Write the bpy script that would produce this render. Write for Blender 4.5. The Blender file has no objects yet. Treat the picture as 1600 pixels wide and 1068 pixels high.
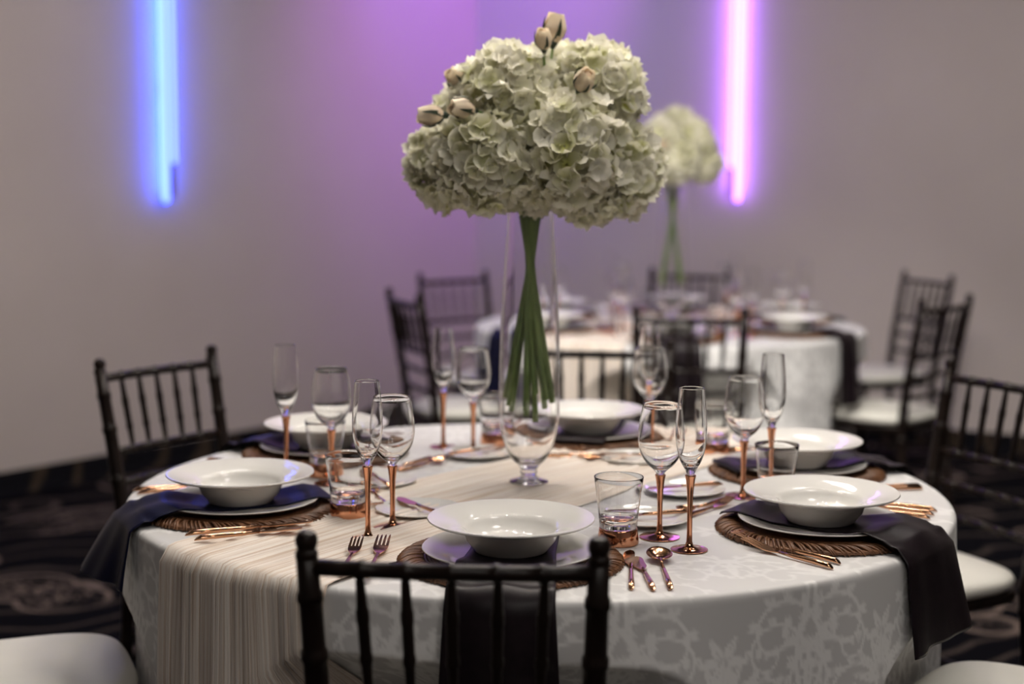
import bpy, math, random
import numpy as np
from mathutils import Vector, Matrix

random.seed(7)
rng = np.random.default_rng(7)
S = bpy.context.scene
COL = S.collection
PI = math.pi

# ------------------------------------------------------------------ camera
CAM_H, PITCH, ROLL = 1.368, 0.1114, 0.0052
cam_d = bpy.data.cameras.new('camera')
cam_d.sensor_width = 36.0
cam_d.lens = 2350 / 1600 * 36.0
cam_d.clip_start = 0.05
cam_d.dof.use_dof = True
cam_d.dof.focus_distance = 2.38
cam_d.dof.aperture_fstop = 1.9
cam = bpy.data.objects.new('camera', cam_d)
COL.objects.link(cam)
cam.matrix_world = (Matrix.Translation((0, 0, CAM_H)) @ Matrix.Rotation(PI / 2 - PITCH, 4, 'X')
                    @ Matrix.Rotation(ROLL, 4, 'Z'))
S.camera = cam

# ------------------------------------------------------------------ world, light levels, exposure
world = bpy.data.worlds.new('world')
S.world = world
world.use_nodes = True
world.node_tree.nodes['Background'].inputs[0].default_value = (0.02, 0.02, 0.022, 1)
world.node_tree.nodes['Background'].inputs[1].default_value = 0.3
S.view_settings.view_transform = 'Standard'
S.view_settings.look = 'None'
S.view_settings.exposure = 0.12
S.view_settings.gamma = 1.0
S.view_settings.use_curve_mapping = False
S.cycles.max_bounces = 14
S.cycles.transmission_bounces = 14
S.cycles.glossy_bounces = 6
S.cycles.diffuse_bounces = 4
S.cycles.sample_clamp_indirect = 6.0
S.cycles.blur_glossy = 0.5

BULB_L = 640.0                         # chandelier bulbs
PANEL_L = 12.0                          # ceiling panels, most of them added as fill
BLUE_L = (0.55, 0.90, 9.0)             # left neon tubes
PURPLE_L = (2.6, 1.05, 6.5)            # right neon tubes

BLUE_STRIP_L = (0.5, 3.0, 38.0)        # strips on the back of the battens, facing the wall
PURPLE_STRIP_L = (12.0, 4.0, 30.0)
WASH_PURPLE = 120.0                    # added wash lamps that tint the corner
WASH_BLUE = 75.0
FILL_SPOT_W = 420.0                        # added spot that brightens the far table


# ------------------------------------------------------------------ materials
def new_mat(name):
    m = bpy.data.materials.new(name)
    m.use_nodes = True
    nt = m.node_tree
    return m, nt, nt.nodes['Principled BSDF']


def simple(name, col, rough=0.5, metal=0.0, spec=0.5, sheen=0.0, coat=0.0):
    m, nt, b = new_mat(name)
    b.inputs['Base Color'].default_value = (*col, 1)
    b.inputs['Roughness'].default_value = rough
    b.inputs['Metallic'].default_value = metal
    b.inputs['Specular IOR Level'].default_value = spec
    b.inputs['Sheen Weight'].default_value = sheen
    b.inputs['Coat Weight'].default_value = coat
    return m


def noisy(name, c0, c1, scale, rough=0.5, bump=0.0, detail=4, metal=0.0, spec=0.5, stretch=(1, 1, 1), bscale=None):
    m, nt, b = new_mat(name)
    tc = nt.nodes.new('ShaderNodeTexCoord')
    mp = nt.nodes.new('ShaderNodeMapping')
    mp.inputs['Scale'].default_value = stretch
    nz = nt.nodes.new('ShaderNodeTexNoise')
    nz.inputs['Scale'].default_value = scale
    nz.inputs['Detail'].default_value = detail
    rp = nt.nodes.new('ShaderNodeValToRGB')
    rp.color_ramp.elements[0].position = 0.3
    rp.color_ramp.elements[1].position = 0.7
    rp.color_ramp.elements[0].color = (*c0, 1)
    rp.color_ramp.elements[1].color = (*c1, 1)
    L = nt.links.new
    L(tc.outputs['Object'], mp.inputs['Vector'])
    L(mp.outputs['Vector'], nz.inputs['Vector'])
    L(nz.outputs['Fac'], rp.inputs['Fac'])
    L(rp.outputs['Color'], b.inputs['Base Color'])
    b.inputs['Roughness'].default_value = rough
    b.inputs['Metallic'].default_value = metal
    b.inputs['Specular IOR Level'].default_value = spec
    if bump:
        n2 = nt.nodes.new('ShaderNodeTexNoise')
        n2.inputs['Scale'].default_value = bscale or scale * 4
        n2.inputs['Detail'].default_value = 3
        bp = nt.nodes.new('ShaderNodeBump')
        bp.inputs['Strength'].default_value = bump
        bp.inputs['Distance'].default_value = 0.002
        L(mp.outputs['Vector'], n2.inputs['Vector'])
        L(n2.outputs['Fac'], bp.inputs['Height'])
        L(bp.outputs['Normal'], b.inputs['Normal'])
    return m


def glass_mat(name, tint=(1, 1, 1)):
    m = bpy.data.materials.new(name)
    m.use_nodes = True
    nt = m.node_tree
    nt.nodes.clear()
    o = nt.nodes.new('ShaderNodeOutputMaterial')
    g = nt.nodes.new('ShaderNodeBsdfGlass')
    g.inputs['IOR'].default_value = 1.48
    g.inputs['Roughness'].default_value = 0.0
    g.inputs['Color'].default_value = (*tint, 1)
    nt.links.new(g.outputs[0], o.inputs[0])
    return m


def emit_mat(name, col, strength=1.0):
    m = bpy.data.materials.new(name)
    m.use_nodes = True
    nt = m.node_tree
    nt.nodes.clear()
    o = nt.nodes.new('ShaderNodeOutputMaterial')
    e = nt.nodes.new('ShaderNodeEmission')
    e.inputs[0].default_value = (*col, 1)
    e.inputs[1].default_value = strength
    nt.links.new(e.outputs[0], o.inputs[0])
    return m


def attr_mat(name, attr, rough=0.5, sheen=0.0, transl=0.0, spec=0.3, bump=None):
    m, nt, b = new_mat(name)
    a = nt.nodes.new('ShaderNodeAttribute')
    a.attribute_name = attr
    nt.links.new(a.outputs['Color'], b.inputs['Base Color'])
    b.inputs['Roughness'].default_value = rough
    b.inputs['Sheen Weight'].default_value = sheen
    b.inputs['Specular IOR Level'].default_value = spec
    if transl:
        t = nt.nodes.new('ShaderNodeBsdfTranslucent')
        mx = nt.nodes.new('ShaderNodeMixShader')
        mx.inputs[0].default_value = transl
        nt.links.new(a.outputs['Color'], t.inputs['Color'])
        nt.links.new(b.outputs[0], mx.inputs[1])
        nt.links.new(t.outputs[0], mx.inputs[2])
        nt.links.new(mx.outputs[0], nt.nodes['Material Output'].inputs[0])
    return m


def carpet_mat(name):
    m, nt, b = new_mat(name)
    N, L = nt.nodes.new, nt.links.new
    tc = N('ShaderNodeTexCoord')

    def mapping(scale, rot=0.0):
        mp = N('ShaderNodeMapping')
        mp.inputs['Scale'].default_value = scale
        mp.inputs['Rotation'].default_value = (0, 0, rot)
        L(tc.outputs['Object'], mp.inputs['Vector'])
        return mp.outputs['Vector']

    def math_(op, a, c, use_c=True):
        n = N('ShaderNodeMath')
        n.operation = op
        for i, v in enumerate((a, c) if use_c else (a,)):
            if isinstance(v, (int, float)):
                n.inputs[i].default_value = v
            else:
                L(v, n.inputs[i])
        return n.outputs[0]

    def ramp(v, p0, p1):
        r = N('ShaderNodeMapRange')
        r.interpolation_type = 'SMOOTHSTEP'
        r.inputs['From Min'].default_value = p0
        r.inputs['From Max'].default_value = p1
        L(v, r.inputs['Value'])
        return r.outputs['Result']

    # big round flower patches
    vb = N('ShaderNodeTexVoronoi')
    vb.inputs['Scale'].default_value = 2.5
    L(mapping((1, 1, 1), 0.5), vb.inputs['Vector'])
    patch = ramp(vb.outputs['Distance'], 0.42, 0.26)
    big = N('ShaderNodeTexNoise')
    big.inputs['Scale'].default_value = 2.3
    big.inputs['Detail'].default_value = 1
    L(mapping((1, 1, 1)), big.inputs['Vector'])
    keep = ramp(big.outputs['Fac'], 0.38, 0.48)
    patch = math_('MULTIPLY', patch, keep)
    # petal strokes within each patch: short dashes
    vd = N('ShaderNodeTexVoronoi')
    vd.inputs['Scale'].default_value = 52
    L(mapping((0.75, 1.6, 1), 0.9), vd.inputs['Vector'])
    dots = ramp(vd.outputs['Distance'], 0.42, 0.33)
    dash = math_('MULTIPLY', patch, dots)
    # ring lines round the patches
    ring = math_('ABSOLUTE', math_('SUBTRACT', vb.outputs['Distance'], 0.40), 0, False)
    ring = math_('MULTIPLY', ramp(ring, 0.035, 0.012), math_('MULTIPLY', keep, 0.75))
    # long sweeping strokes
    wv = N('ShaderNodeTexWave')
    wv.inputs['Scale'].default_value = 1.6
    wv.inputs['Distortion'].default_value = 7.0
    wv.inputs['Detail'].default_value = 1.5
    wv.inputs['Detail Scale'].default_value = 1.2
    L(mapping((1, 1, 1), 1.1), wv.inputs['Vector'])
    sweep = math_('MULTIPLY', ramp(wv.outputs['Fac'], 0.90, 0.98), 0.22)
    nz = N('ShaderNodeTexNoise')
    nz.inputs['Scale'].default_value = 160
    L(mapping((1, 1, 1)), nz.inputs['Vector'])
    tot = math_('MAXIMUM', dash, math_('MAXIMUM', ring, sweep))
    tot = math_('MULTIPLY', tot, ramp(nz.outputs['Fac'], 0.25, 0.6))
    mx = N('ShaderNodeMix')
    mx.data_type = 'RGBA'
    L(tot, mx.inputs['Factor'])
    mx.inputs['A'].default_value = (0.0045, 0.0045, 0.0065, 1)
    mx.inputs['B'].default_value = (0.30, 0.23, 0.20, 1)
    L(mx.outputs['Result'], b.inputs['Base Color'])
    b.inputs['Roughness'].default_value = 0.95
    b.inputs['Specular IOR Level'].default_value = 0.02
    bp = N('ShaderNodeBump')
    bp.inputs['Strength'].default_value = 0.5
    bp.inputs['Distance'].default_value = 0.004
    L(nz.outputs['Fac'], bp.inputs['Height'])
    L(bp.outputs['Normal'], b.inputs['Normal'])
    return m


def stripe_mat(name):
    """carpet border turned up the wall: dark with loose brown strokes"""
    m, nt, b = new_mat(name)
    N, L = nt.nodes.new, nt.links.new
    tc = N('ShaderNodeTexCoord')
    wv = N('ShaderNodeTexWave')
    wv.inputs['Scale'].default_value = 2.2
    wv.inputs['Distortion'].default_value = 5.0
    wv.inputs['Detail'].default_value = 2
    L(tc.outputs['Object'], wv.inputs['Vector'])
    r = N('ShaderNodeMapRange')
    r.inputs['From Min'].default_value = 0.75
    r.inputs['From Max'].default_value = 0.95
    L(wv.outputs['Fac'], r.inputs['Value'])
    mx = N('ShaderNodeMix')
    mx.data_type = 'RGBA'
    L(r.outputs['Result'], mx.inputs['Factor'])
    mx.inputs['A'].default_value = (0.006, 0.006, 0.008, 1)
    mx.inputs['B'].default_value = (0.045, 0.033, 0.022, 1)
    L(mx.outputs['Result'], b.inputs['Base Color'])
    b.inputs['Roughness'].default_value = 0.95
    b.inputs['Specular IOR Level'].default_value = 0.1
    return m


def runner_mat(name):
    m, nt, b = new_mat(name)
    N, L = nt.nodes.new, nt.links.new
    uv = N('ShaderNodeUVMap')
    uv.uv_map = 'UVMap'
    mp = N('ShaderNodeMapping')
    mp.inputs['Scale'].default_value = (1.4, 64, 1)
    L(uv.outputs['UV'], mp.inputs['Vector'])
    nz = N('ShaderNodeTexNoise')
    nz.inputs['Scale'].default_value = 1.6
    nz.inputs['Detail'].default_value = 3
    nz.inputs['Distortion'].default_value = 0.4
    L(mp.outputs['Vector'], nz.inputs['Vector'])
    rp = N('ShaderNodeValToRGB')
    e = rp.color_ramp.elements
    e[0].position, e[0].color = 0.36, (0.66, 0.53, 0.42, 1)
    e[1].position, e[1].color = 0.50, (0.86, 0.77, 0.68, 1)
    x = e.new(0.62)
    x.color = (0.90, 0.84, 0.77, 1)
    L(nz.outputs['Fac'], rp.inputs['Fac'])
    L(rp.outputs['Color'], b.inputs['Base Color'])
    b.inputs['Roughness'].default_value = 0.8
    b.inputs['Specular IOR Level'].default_value = 0.2
    b.inputs['Sheen Weight'].default_value = 0.2
    bp = N('ShaderNodeBump')
    bp.inputs['Strength'].default_value = 0.7
    bp.inputs['Distance'].default_value = 0.004
    L(nz.outputs['Fac'], bp.inputs['Height'])
    L(bp.outputs['Normal'], b.inputs['Normal'])
    return m


M = {}
M['wall'] = noisy('greige_paint', (0.56, 0.50, 0.47), (0.58, 0.52, 0.49), 3, rough=0.75, bump=0.05, bscale=150, spec=0.25)
M['ceiling'] = simple('ceiling_dark', (0.07, 0.065, 0.065), 0.9)
M['carpet'] = carpet_mat('floral_carpet')
M['cove'] = stripe_mat('carpet_border')
M['chair'] = noisy('dark_mahogany', (0.006, 0.004, 0.0035), (0.014, 0.008, 0.006), 30, rough=0.36, stretch=(1, 1, .2), spec=0.24)
M['vinyl'] = noisy('ivory_vinyl', (0.70, 0.69, 0.63), (0.74, 0.73, 0.67), 8, rough=0.5, bump=0.08)
M['china'] = simple('white_china', (0.80, 0.79, 0.76), 0.04, spec=0.5)
M['copper'] = simple('rose_gold', (0.74, 0.36, 0.21), 0.10, metal=1.0)
M['cutlery'] = simple('brushed_rose_gold', (0.66, 0.37, 0.22), 0.14, metal=1.0)
M['glass'] = glass_mat('clear_glass')
M['satin'] = noisy('aubergine_satin', (0.008, 0.005, 0.007), (0.013, 0.008, 0.011), 60, rough=0.42, bump=0.1, spec=0.22)
M['navy'] = noisy('blue_tinted_satin', (0.003, 0.004, 0.020), (0.004, 0.0055, 0.028), 60, rough=0.42, bump=0.1, spec=0.15)  # dark napkin satin with the blue lamp's tint put into its colour
M['tag'] = simple('white_tag', (0.8, 0.8, 0.82), 0.6)
M['rattan'] = noisy('rattan', (0.075, 0.030, 0.012), (0.22, 0.10, 0.045), 55, rough=0.45, bump=0.2, stretch=(1, 1, 1))
M['runner'] = runner_mat('crinkled_gauze')
M['cloth'] = attr_mat('white_damask', 'damask', rough=0.55, sheen=0.15, spec=0.35)
M['wood'] = simple('plywood', (0.35, 0.24, 0.14), 0.6)
M['steel'] = simple('steel', (0.4, 0.4, 0.42), 0.35, metal=1.0)
M['petal'] = attr_mat('hydrangea_petal', 'tint', rough=0.6, transl=0.35, spec=0.2)
M['rose'] = attr_mat('rose_petal', 'tint', rough=0.55, transl=0.2, spec=0.2)
M['core'] = simple('flower_core', (0.42, 0.43, 0.22), 0.8)
M['stem'] = noisy('green_stem', (0.15, 0.25, 0.07), (0.27, 0.38, 0.12), 40, rough=0.5, stretch=(1, 1, .15))
M['sepal'] = simple('dark_sepal', (0.020, 0.035, 0.018), 0.5)
M['batten'] = noisy('brown_batten', (0.13, 0.055, 0.03), (0.18, 0.08, 0.04), 20, rough=0.5, stretch=(1, 1, .1))
M['blue_tube'] = emit_mat('blue_led', BLUE_L)
M['purple_tube'] = emit_mat('purple_led', PURPLE_L)
M['blue_strip'] = emit_mat('blue_strip', BLUE_STRIP_L)
M['purple_strip'] = emit_mat('purple_strip', PURPLE_STRIP_L)
M['bulb'] = emit_mat('bulb_glow', (1.0, 0.91, 0.82), BULB_L)
M['panel'] = emit_mat('panel_glow', (1.0, 0.93, 0.86), PANEL_L)
M['brass'] = simple('dark_brass', (0.3, 0.2, 0.1), 0.3, metal=1.0)
M['white_frame'] = simple('white_frame', (0.7, 0.7, 0.7), 0.5)


# ------------------------------------------------------------------ object helpers
def link(name, me, parent=None, mat=None, loc=None, rotz=0.0):
    o = bpy.data.objects.new(name, me)
    COL.objects.link(o)
    if mat is not None and me is not None and not me.materials:
        me.materials.append(mat)
    if parent is not None:
        o.parent = parent
    if loc is not None:
        o.location = loc
    if rotz:
        o.rotation_euler = (0, 0, rotz)
    return o


def tag(o, label=None, cat=None, group=None, kind=None):
    if label:
        o['label'] = label
    if cat:
        o['category'] = cat
    if group:
        o['group'] = group
    if kind:
        o['kind'] = kind
    return o


def thing(name, label, cat, loc=(0, 0, 0), rotz=0.0, group=None):
    o = bpy.data.objects.new(name, None)
    o.empty_display_size = 0.05
    COL.objects.link(o)
    o.location = loc
    o.rotation_euler = (0, 0, rotz)
    return tag(o, label, cat, group)


def dup(root, loc, rotz, label, group=None):
    r = root.copy()
    COL.objects.link(r)
    r.location = loc
    r.rotation_euler = (0, 0, rotz)
    r['label'] = label
    if group:
        r['group'] = group
    for ch in list(root.children):
        c = ch.copy()
        COL.objects.link(c)
        c.parent = r
        for g in ch.children:
            d = g.copy()
            COL.objects.link(d)
            d.parent = c
    return r


def refine(prof, eps=0.0007):
    """support loops beside sharp turns so smooth shading stays true on thin shells"""
    out = []
    for i, p in enumerate(prof):
        if 0 < i < len(prof) - 1:
            a, b = np.subtract(p, prof[i - 1]), np.subtract(prof[i + 1], p)
            la, lb = np.linalg.norm(a), np.linalg.norm(b)
            if la > 1e-9 and lb > 1e-9 and np.dot(a, b) / la / lb < 0.85:
                if la > 3 * eps:
                    out.append(tuple(np.subtract(p, a / la * eps)))
                out.append(tuple(p))
                if lb > 3 * eps:
                    out.append(tuple(np.add(p, b / lb * eps)))
                continue
        out.append(tuple(p))
    return out


def smooth_prof(prof, k=3):
    """Catmull-Rom resampling of a lathe profile"""
    P = [np.array(p, float) for p in prof]
    P = [2 * P[0] - P[1]] + P + [2 * P[-1] - P[-2]]
    out = []
    for i in range(1, len(P) - 2):
        for t in np.arange(k) / k:
            a, b, c, d = P[i - 1:i + 3]
            out.append(tuple(0.5 * (2 * b + (c - a) * t + (2 * a - 5 * b + 4 * c - d) * t * t + (3 * b - a - 3 * c + d) * t ** 3)))
    out.append(tuple(P[-2]))
    return [(max(0.0, r), z) for r, z in out]


class MB:
    """collects vertices and faces for ONE mesh"""
    def __init__(self):
        self.v, self.f, self.c, self.n = [], [], [], 0

    def add(self, verts, faces, col=None):
        b = self.n
        verts = [tuple(map(float, p)) for p in verts]
        self.v += verts
        self.n += len(verts)
        self.f += [tuple(i + b for i in f) for f in faces]
        if col is not None:
            self.c += col
        return self

    def grid(self, P, closed_u=False, closed_v=False):
        """P: array (nu, nv, 3)"""
        P = np.asarray(P, float)
        nu, nv = P.shape[:2]
        fs = []
        for i in range(nu if closed_u else nu - 1):
            for j in range(nv if closed_v else nv - 1):
                a, b2 = i * nv + j, ((i + 1) % nu) * nv + j
                fs.append((a, b2, ((i + 1) % nu) * nv + (j + 1) % nv, i * nv + (j + 1) % nv))
        return self.add(P.reshape(-1, 3), fs)

    def lathe(self, prof, n=32, centre=(0, 0, 0), closed=False, arc=None):
        """prof: list of (r, z); r = 0 ends are closed by a pole"""
        prof = refine(list(prof))
        vs, rows = [], []
        cx, cy, cz = centre
        for r, z in prof:
            if r <= 1e-6:
                rows.append([len(vs)])
                vs.append((cx, cy, cz + z))
            else:
                rows.append(list(range(len(vs), len(vs) + n)))
                for k in range(n):
                    a = 2 * PI * k / n
                    vs.append((cx + r * math.cos(a), cy + r * math.sin(a), cz + z))
        fs = []
        pairs = list(zip(rows, rows[1:]))
        if closed:
            pairs.append((rows[-1], rows[0]))
        for A, B in pairs:
            if len(A) == 1 and len(B) == 1:
                continue
            for k in range(n):
                k2 = (k + 1) % n
                if len(A) == 1:
                    fs.append((A[0], B[k2], B[k]))
                elif len(B) == 1:
                    fs.append((A[k], A[k2], B[0]))
                else:
                    fs.append((A[k], A[k2], B[k2], B[k]))
        return self.add(vs, fs)

    def tube(self, pts, radii, n=10, cap=True):
        pts = [Vector(p) for p in pts]
        if not hasattr(radii, '__len__'):
            radii = [radii] * len(pts)
        vs = []
        up = None
        for i, p in enumerate(pts):
            t = (pts[min(i + 1, len(pts) - 1)] - pts[max(i - 1, 0)]).normalized()
            if up is None:
                up = Vector((0, 0, 1)) if abs(t.z) < 0.9 else Vector((1, 0, 0))
            x = t.cross(up).normalized()
            y = x.cross(t).normalized()
            up = y
            for k in range(n):
                a = 2 * PI * k / n
                vs.append(p + (x * math.cos(a) + y * math.sin(a)) * radii[i])
        fs = []
        for i in range(len(pts) - 1):
            for k in range(n):
                k2 = (k + 1) % n
                fs.append((i * n + k, i * n + k2, (i + 1) * n + k2, (i + 1) * n + k))
        if cap:
            fs.append(tuple(range(n - 1, -1, -1)))
            e = (len(pts) - 1) * n
            fs.append(tuple(range(e, e + n)))
        return self.add(vs, fs)

    def box(self, lo, hi):
        x0, y0, z0 = lo
        x1, y1, z1 = hi
        return self.add([(x0, y0, z0), (x1, y0, z0), (x1, y1, z0), (x0, y1, z0),
                         (x0, y0, z1), (x1, y0, z1), (x1, y1, z1), (x0, y1, z1)],
                        [(0, 3, 2, 1), (4, 5, 6, 7), (0, 1, 5, 4), (1, 2, 6, 5), (2, 3, 7, 6), (3, 0, 4, 7)])

    def mesh(self, name, mat=None, smooth=True, auto=None, col_attr=None):
        me = bpy.data.meshes.new(name)
        me.from_pydata(self.v, [], self.f)
        if mat is not None:
            me.materials.append(mat)
        if smooth:
            me.polygons.foreach_set('use_smooth', [True] * len(me.polygons))
        if auto is not None:
            me.set_sharp_from_angle(angle=math.radians(auto))
        if col_attr:
            a = me.color_attributes.new(col_attr, 'FLOAT_COLOR', 'POINT')
            a.data.foreach_set('color', np.asarray(self.c, np.float32).ravel())
        me.update()
        return me


# ------------------------------------------------------------------ room shell
CORNER = np.array([-0.214, 8.80])
D_L = np.array([0.6093, 0.7929])           # left wall direction, towards the corner
D_R = np.array([0.8815, -0.4722])          # right wall direction, away from the corner
CEIL = 3.3
L_END = CORNER - 13.5 * D_L
R_END = CORNER + 11.0 * D_R
B_PT = L_END + R_END - CORNER


def wall(name, a, b, mat, z0=0.0, z1=CEIL, th=0.12, inward=None):
    a, b = np.array(a), np.array(b)
    d = (b - a) / np.linalg.norm(b - a)
    n = np.array([-d[1], d[0]])
    if np.dot(n, inward - a) > 0:
        n = -n
    a2, b2 = a + n * th, b + n * th
    v = [(*a, z0), (*b, z0), (*b2, z0), (*a2, z0), (*a, z1), (*b, z1), (*b2, z1), (*a2, z1)]
    mb = MB().add(v, [(0, 3, 2, 1), (4, 5, 6, 7), (0, 1, 5, 4), (1, 2, 6, 5), (2, 3, 7, 6), (3, 0, 4, 7)])
    o = link(name, mb.mesh(name, mat, smooth=False))
    tag(o, kind='structure')
    return o


mid = np.array([0.3, 3.5])
wall('wall_left', L_END, CORNER, M['wall'], inward=mid)
wall('wall_right', CORNER, R_END, M['wall'], inward=mid)
wall('wall_back', L_END, B_PT, M['wall'], inward=mid)
wall('wall_front', B_PT, R_END, M['wall'], inward=mid)
for nm, z0, z1, mt in (('floor', -0.1, 0.0, M['carpet']), ('ceiling', CEIL, CEIL + 0.1, M['ceiling'])):
    q = [L_END, B_PT, R_END, CORNER]
    v = [(*p, z0) for p in q] + [(*p, z1) for p in q]
    mb = MB().add(v, [(3, 2, 1, 0), (4, 5, 6, 7), (0, 1, 5, 4), (1, 2, 6, 5), (2, 3, 7, 6), (3, 0, 4, 7)])
    tag(link(nm, mb.mesh(nm, mt, smooth=False)), kind='structure')


def baseboard(name, a, b, inward):
    """carpet border coved up the foot of the wall"""
    a, b = np.array(a), np.array(b)
    d = (b - a) / np.linalg.norm(b - a)
    n = np.array([-d[1], d[0]])
    if np.dot(n, inward - a) < 0:
        n = -n
    prof = [(0.0, 0.10), (0.012, 0.10), (0.013, 0.06), (0.017, 0.03), (0.03, 0.012), (0.05, 0.003)]
    P = []
    for t in np.linspace(0, 1, 3):
        c = a + (b - a) * t
        P.append([(*(c + n * o), z) for o, z in prof])
    o = link(name, MB().grid(P).mesh(name, M['cove']))
    tag(o, kind='structure')


baseboard('baseboard_left', L_END, CORNER, mid)
baseboard('baseboard_right', CORNER, R_END, mid)


# ------------------------------------------------------------------ neon wall lights
def neon(label, pos, along, mat, strip_mat, side):
    n = np.array([-along[1], along[0]])
    if np.dot(n, mid - pos) < 0:
        n = -n
    root = thing('wall_light', label, 'wall light', (pos[0], pos[1], 1.240), math.atan2(along[1], along[0]))
    sgn = 1 if np.dot(n, (-along[1], along[0])) > 0 else -1
    # local x along the wall, local y (times sgn) out of the wall
    top = 1.85
    y = lambda t: t * sgn
    link('batten', MB().box((-0.014, min(y(.050), y(.075)), 0.01), (0.014, max(y(.050), y(.075)), top)).mesh('batten', M['batten'], smooth=False), root)
    # a long tube on one side of the batten, a shorter one on its front, strips on its back and far side that wash the wall
    for sx, x, yy in ((side, 0.032, 0.062),):
        pts = [(sx * x, y(yy), -0.012), (sx * x, y(yy), -0.005), (sx * x, y(yy), 0.010), (sx * x, y(yy), top)]
        link('tube', MB().tube(pts, [0.007, 0.0150, 0.0170, 0.0170], 14).mesh('side_tube', mat), root)
    pts = [(0, y(0.086), 0.165), (0, y(0.086), 0.17), (0, y(0.086), 0.18), (0, y(0.086), top)]
    link('tube', MB().tube(pts, [0.005, 0.0100, 0.0105, 0.0105], 14).mesh('front_tube', mat), root)
    link('back_strip', MB().box((-0.012, min(y(.046), y(.050)), 0.03), (0.012, max(y(.046), y(.050)), top)).mesh('back_strip', strip_mat, smooth=False), root)
    a, b = sorted((-side * 0.014, -side * 0.017))
    link('side_strip', MB().box((a, min(y(.050), y(.060)), 0.03), (b, max(y(.050), y(.060)), top)).mesh('side_strip', strip_mat, smooth=False), root)
    for z in (0.5, 1.2):
        link('bracket', MB().box((-0.008, min(y(0), y(.046)), z), (0.008, max(y(0), y(.046)), z + .015)).mesh('bracket', M['steel'], smooth=False), root)
    return root


neon('blue glowing vertical LED tube light on the left wall', CORNER + D_L * -2.302, D_L, M['blue_tube'], M['blue_strip'], -1)
neon('violet glowing vertical LED tube light on the right wall', CORNER + D_R * 1.590, D_R, M['purple_tube'], M['purple_strip'], 1)


# ------------------------------------------------------------------ ceiling lights above the frame, with added fill panels, washes and spot
def chandelier(label, x, y, z):
    root = thing('chandelier', label, 'chandelier', (x, y, z))
    link('rod', MB().tube([(0, 0, 0), (0, 0, CEIL - z)], 0.012, 8).mesh('rod', M['brass']), root)
    link('canopy', MB().lathe([(0, CEIL - z), (0.07, CEIL - z), (0.06, CEIL - z - .03), (0, CEIL - z - .03)], 20).mesh('canopy', M['brass']), root)
    rm = MB()
    for r, zz in ((0.62, 0.0), (0.32, -0.12)):
        ring = [(r * math.cos(a), r * math.sin(a), zz) for a in np.linspace(0, 2 * PI, 33)]
        rm.tube(ring, 0.010, 8, cap=False)
    for k in range(4):
        a = k * PI / 2
        rm.tube([(0, 0, 0.15), (0.32 * math.cos(a), 0.32 * math.sin(a), -0.12)], 0.006, 6)
        rm.tube([(0, 0, 0.15), (0.62 * math.cos(a), 0.62 * math.sin(a), 0.0)], 0.006, 6)
    link('ring_frame', rm.mesh('ring_frame', M['brass']), root)
    bm = MB().lathe([(0, -0.045), (0.010, -0.042), (0.016, -0.028), (0.012, -0.012), (0.006, 0)], 10).mesh('bulb', M['bulb'])
    for r, zz, cnt in ((0.62, -0.01, 12), (0.32, -0.13, 8)):
        for k in range(cnt):
            a = 2 * PI * k / cnt
            link('bulb', bm, root, loc=(r * math.cos(a), r * math.sin(a), zz))
    return root


chandelier('ring chandelier of small bulbs hanging over the near table', 0.15, 3.15, 2.75)


def panel(label, x, y, w, h):  # unseen panels, added as fill except the one over the far table
    root = thing('ceiling_light', label, 'ceiling light', (x, y, CEIL - 0.012), math.atan2(D_R[1], D_R[0]), 'ceiling panels')
    fr = MB()
    for lo, hi in (((-w / 2 - .02, -h / 2 - .02, 0), (w / 2 + .02, -h / 2, .012)), ((-w / 2 - .02, h / 2, 0), (w / 2 + .02, h / 2 + .02, .012)),
                   ((-w / 2 - .02, -h / 2, 0), (-w / 2, h / 2, .012)), ((w / 2, -h / 2, 0), (w / 2 + .02, h / 2, .012))):
        fr.box(lo, hi)
    link('frame', fr.mesh('frame', M['white_frame'], smooth=False), root)
    link('diffuser', MB().box((-w / 2, -h / 2, 0.004), (w / 2, h / 2, 0.012)).mesh('diffuser', M['panel'], smooth=False), root)


panel('square ceiling panel above the far table', 0.8, 5.6, 0.6, 0.6)
panel('added square fill panel beyond the near table on the right', 1.5, 4.3, 0.6, 0.6)
panel('added square fill panel behind the camera on the left', 0.1, -1.3, 0.85, 0.85)
panel('added square fill panel behind the camera on the right', 1.5, -0.6, 0.75, 0.75)
panel('added square fill panel before the near table on the right', 1.2, 2.0, 0.6, 0.6)
panel('added square fill panel beyond the near table on the left', -0.7, 4.1, 0.6, 0.6)



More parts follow.
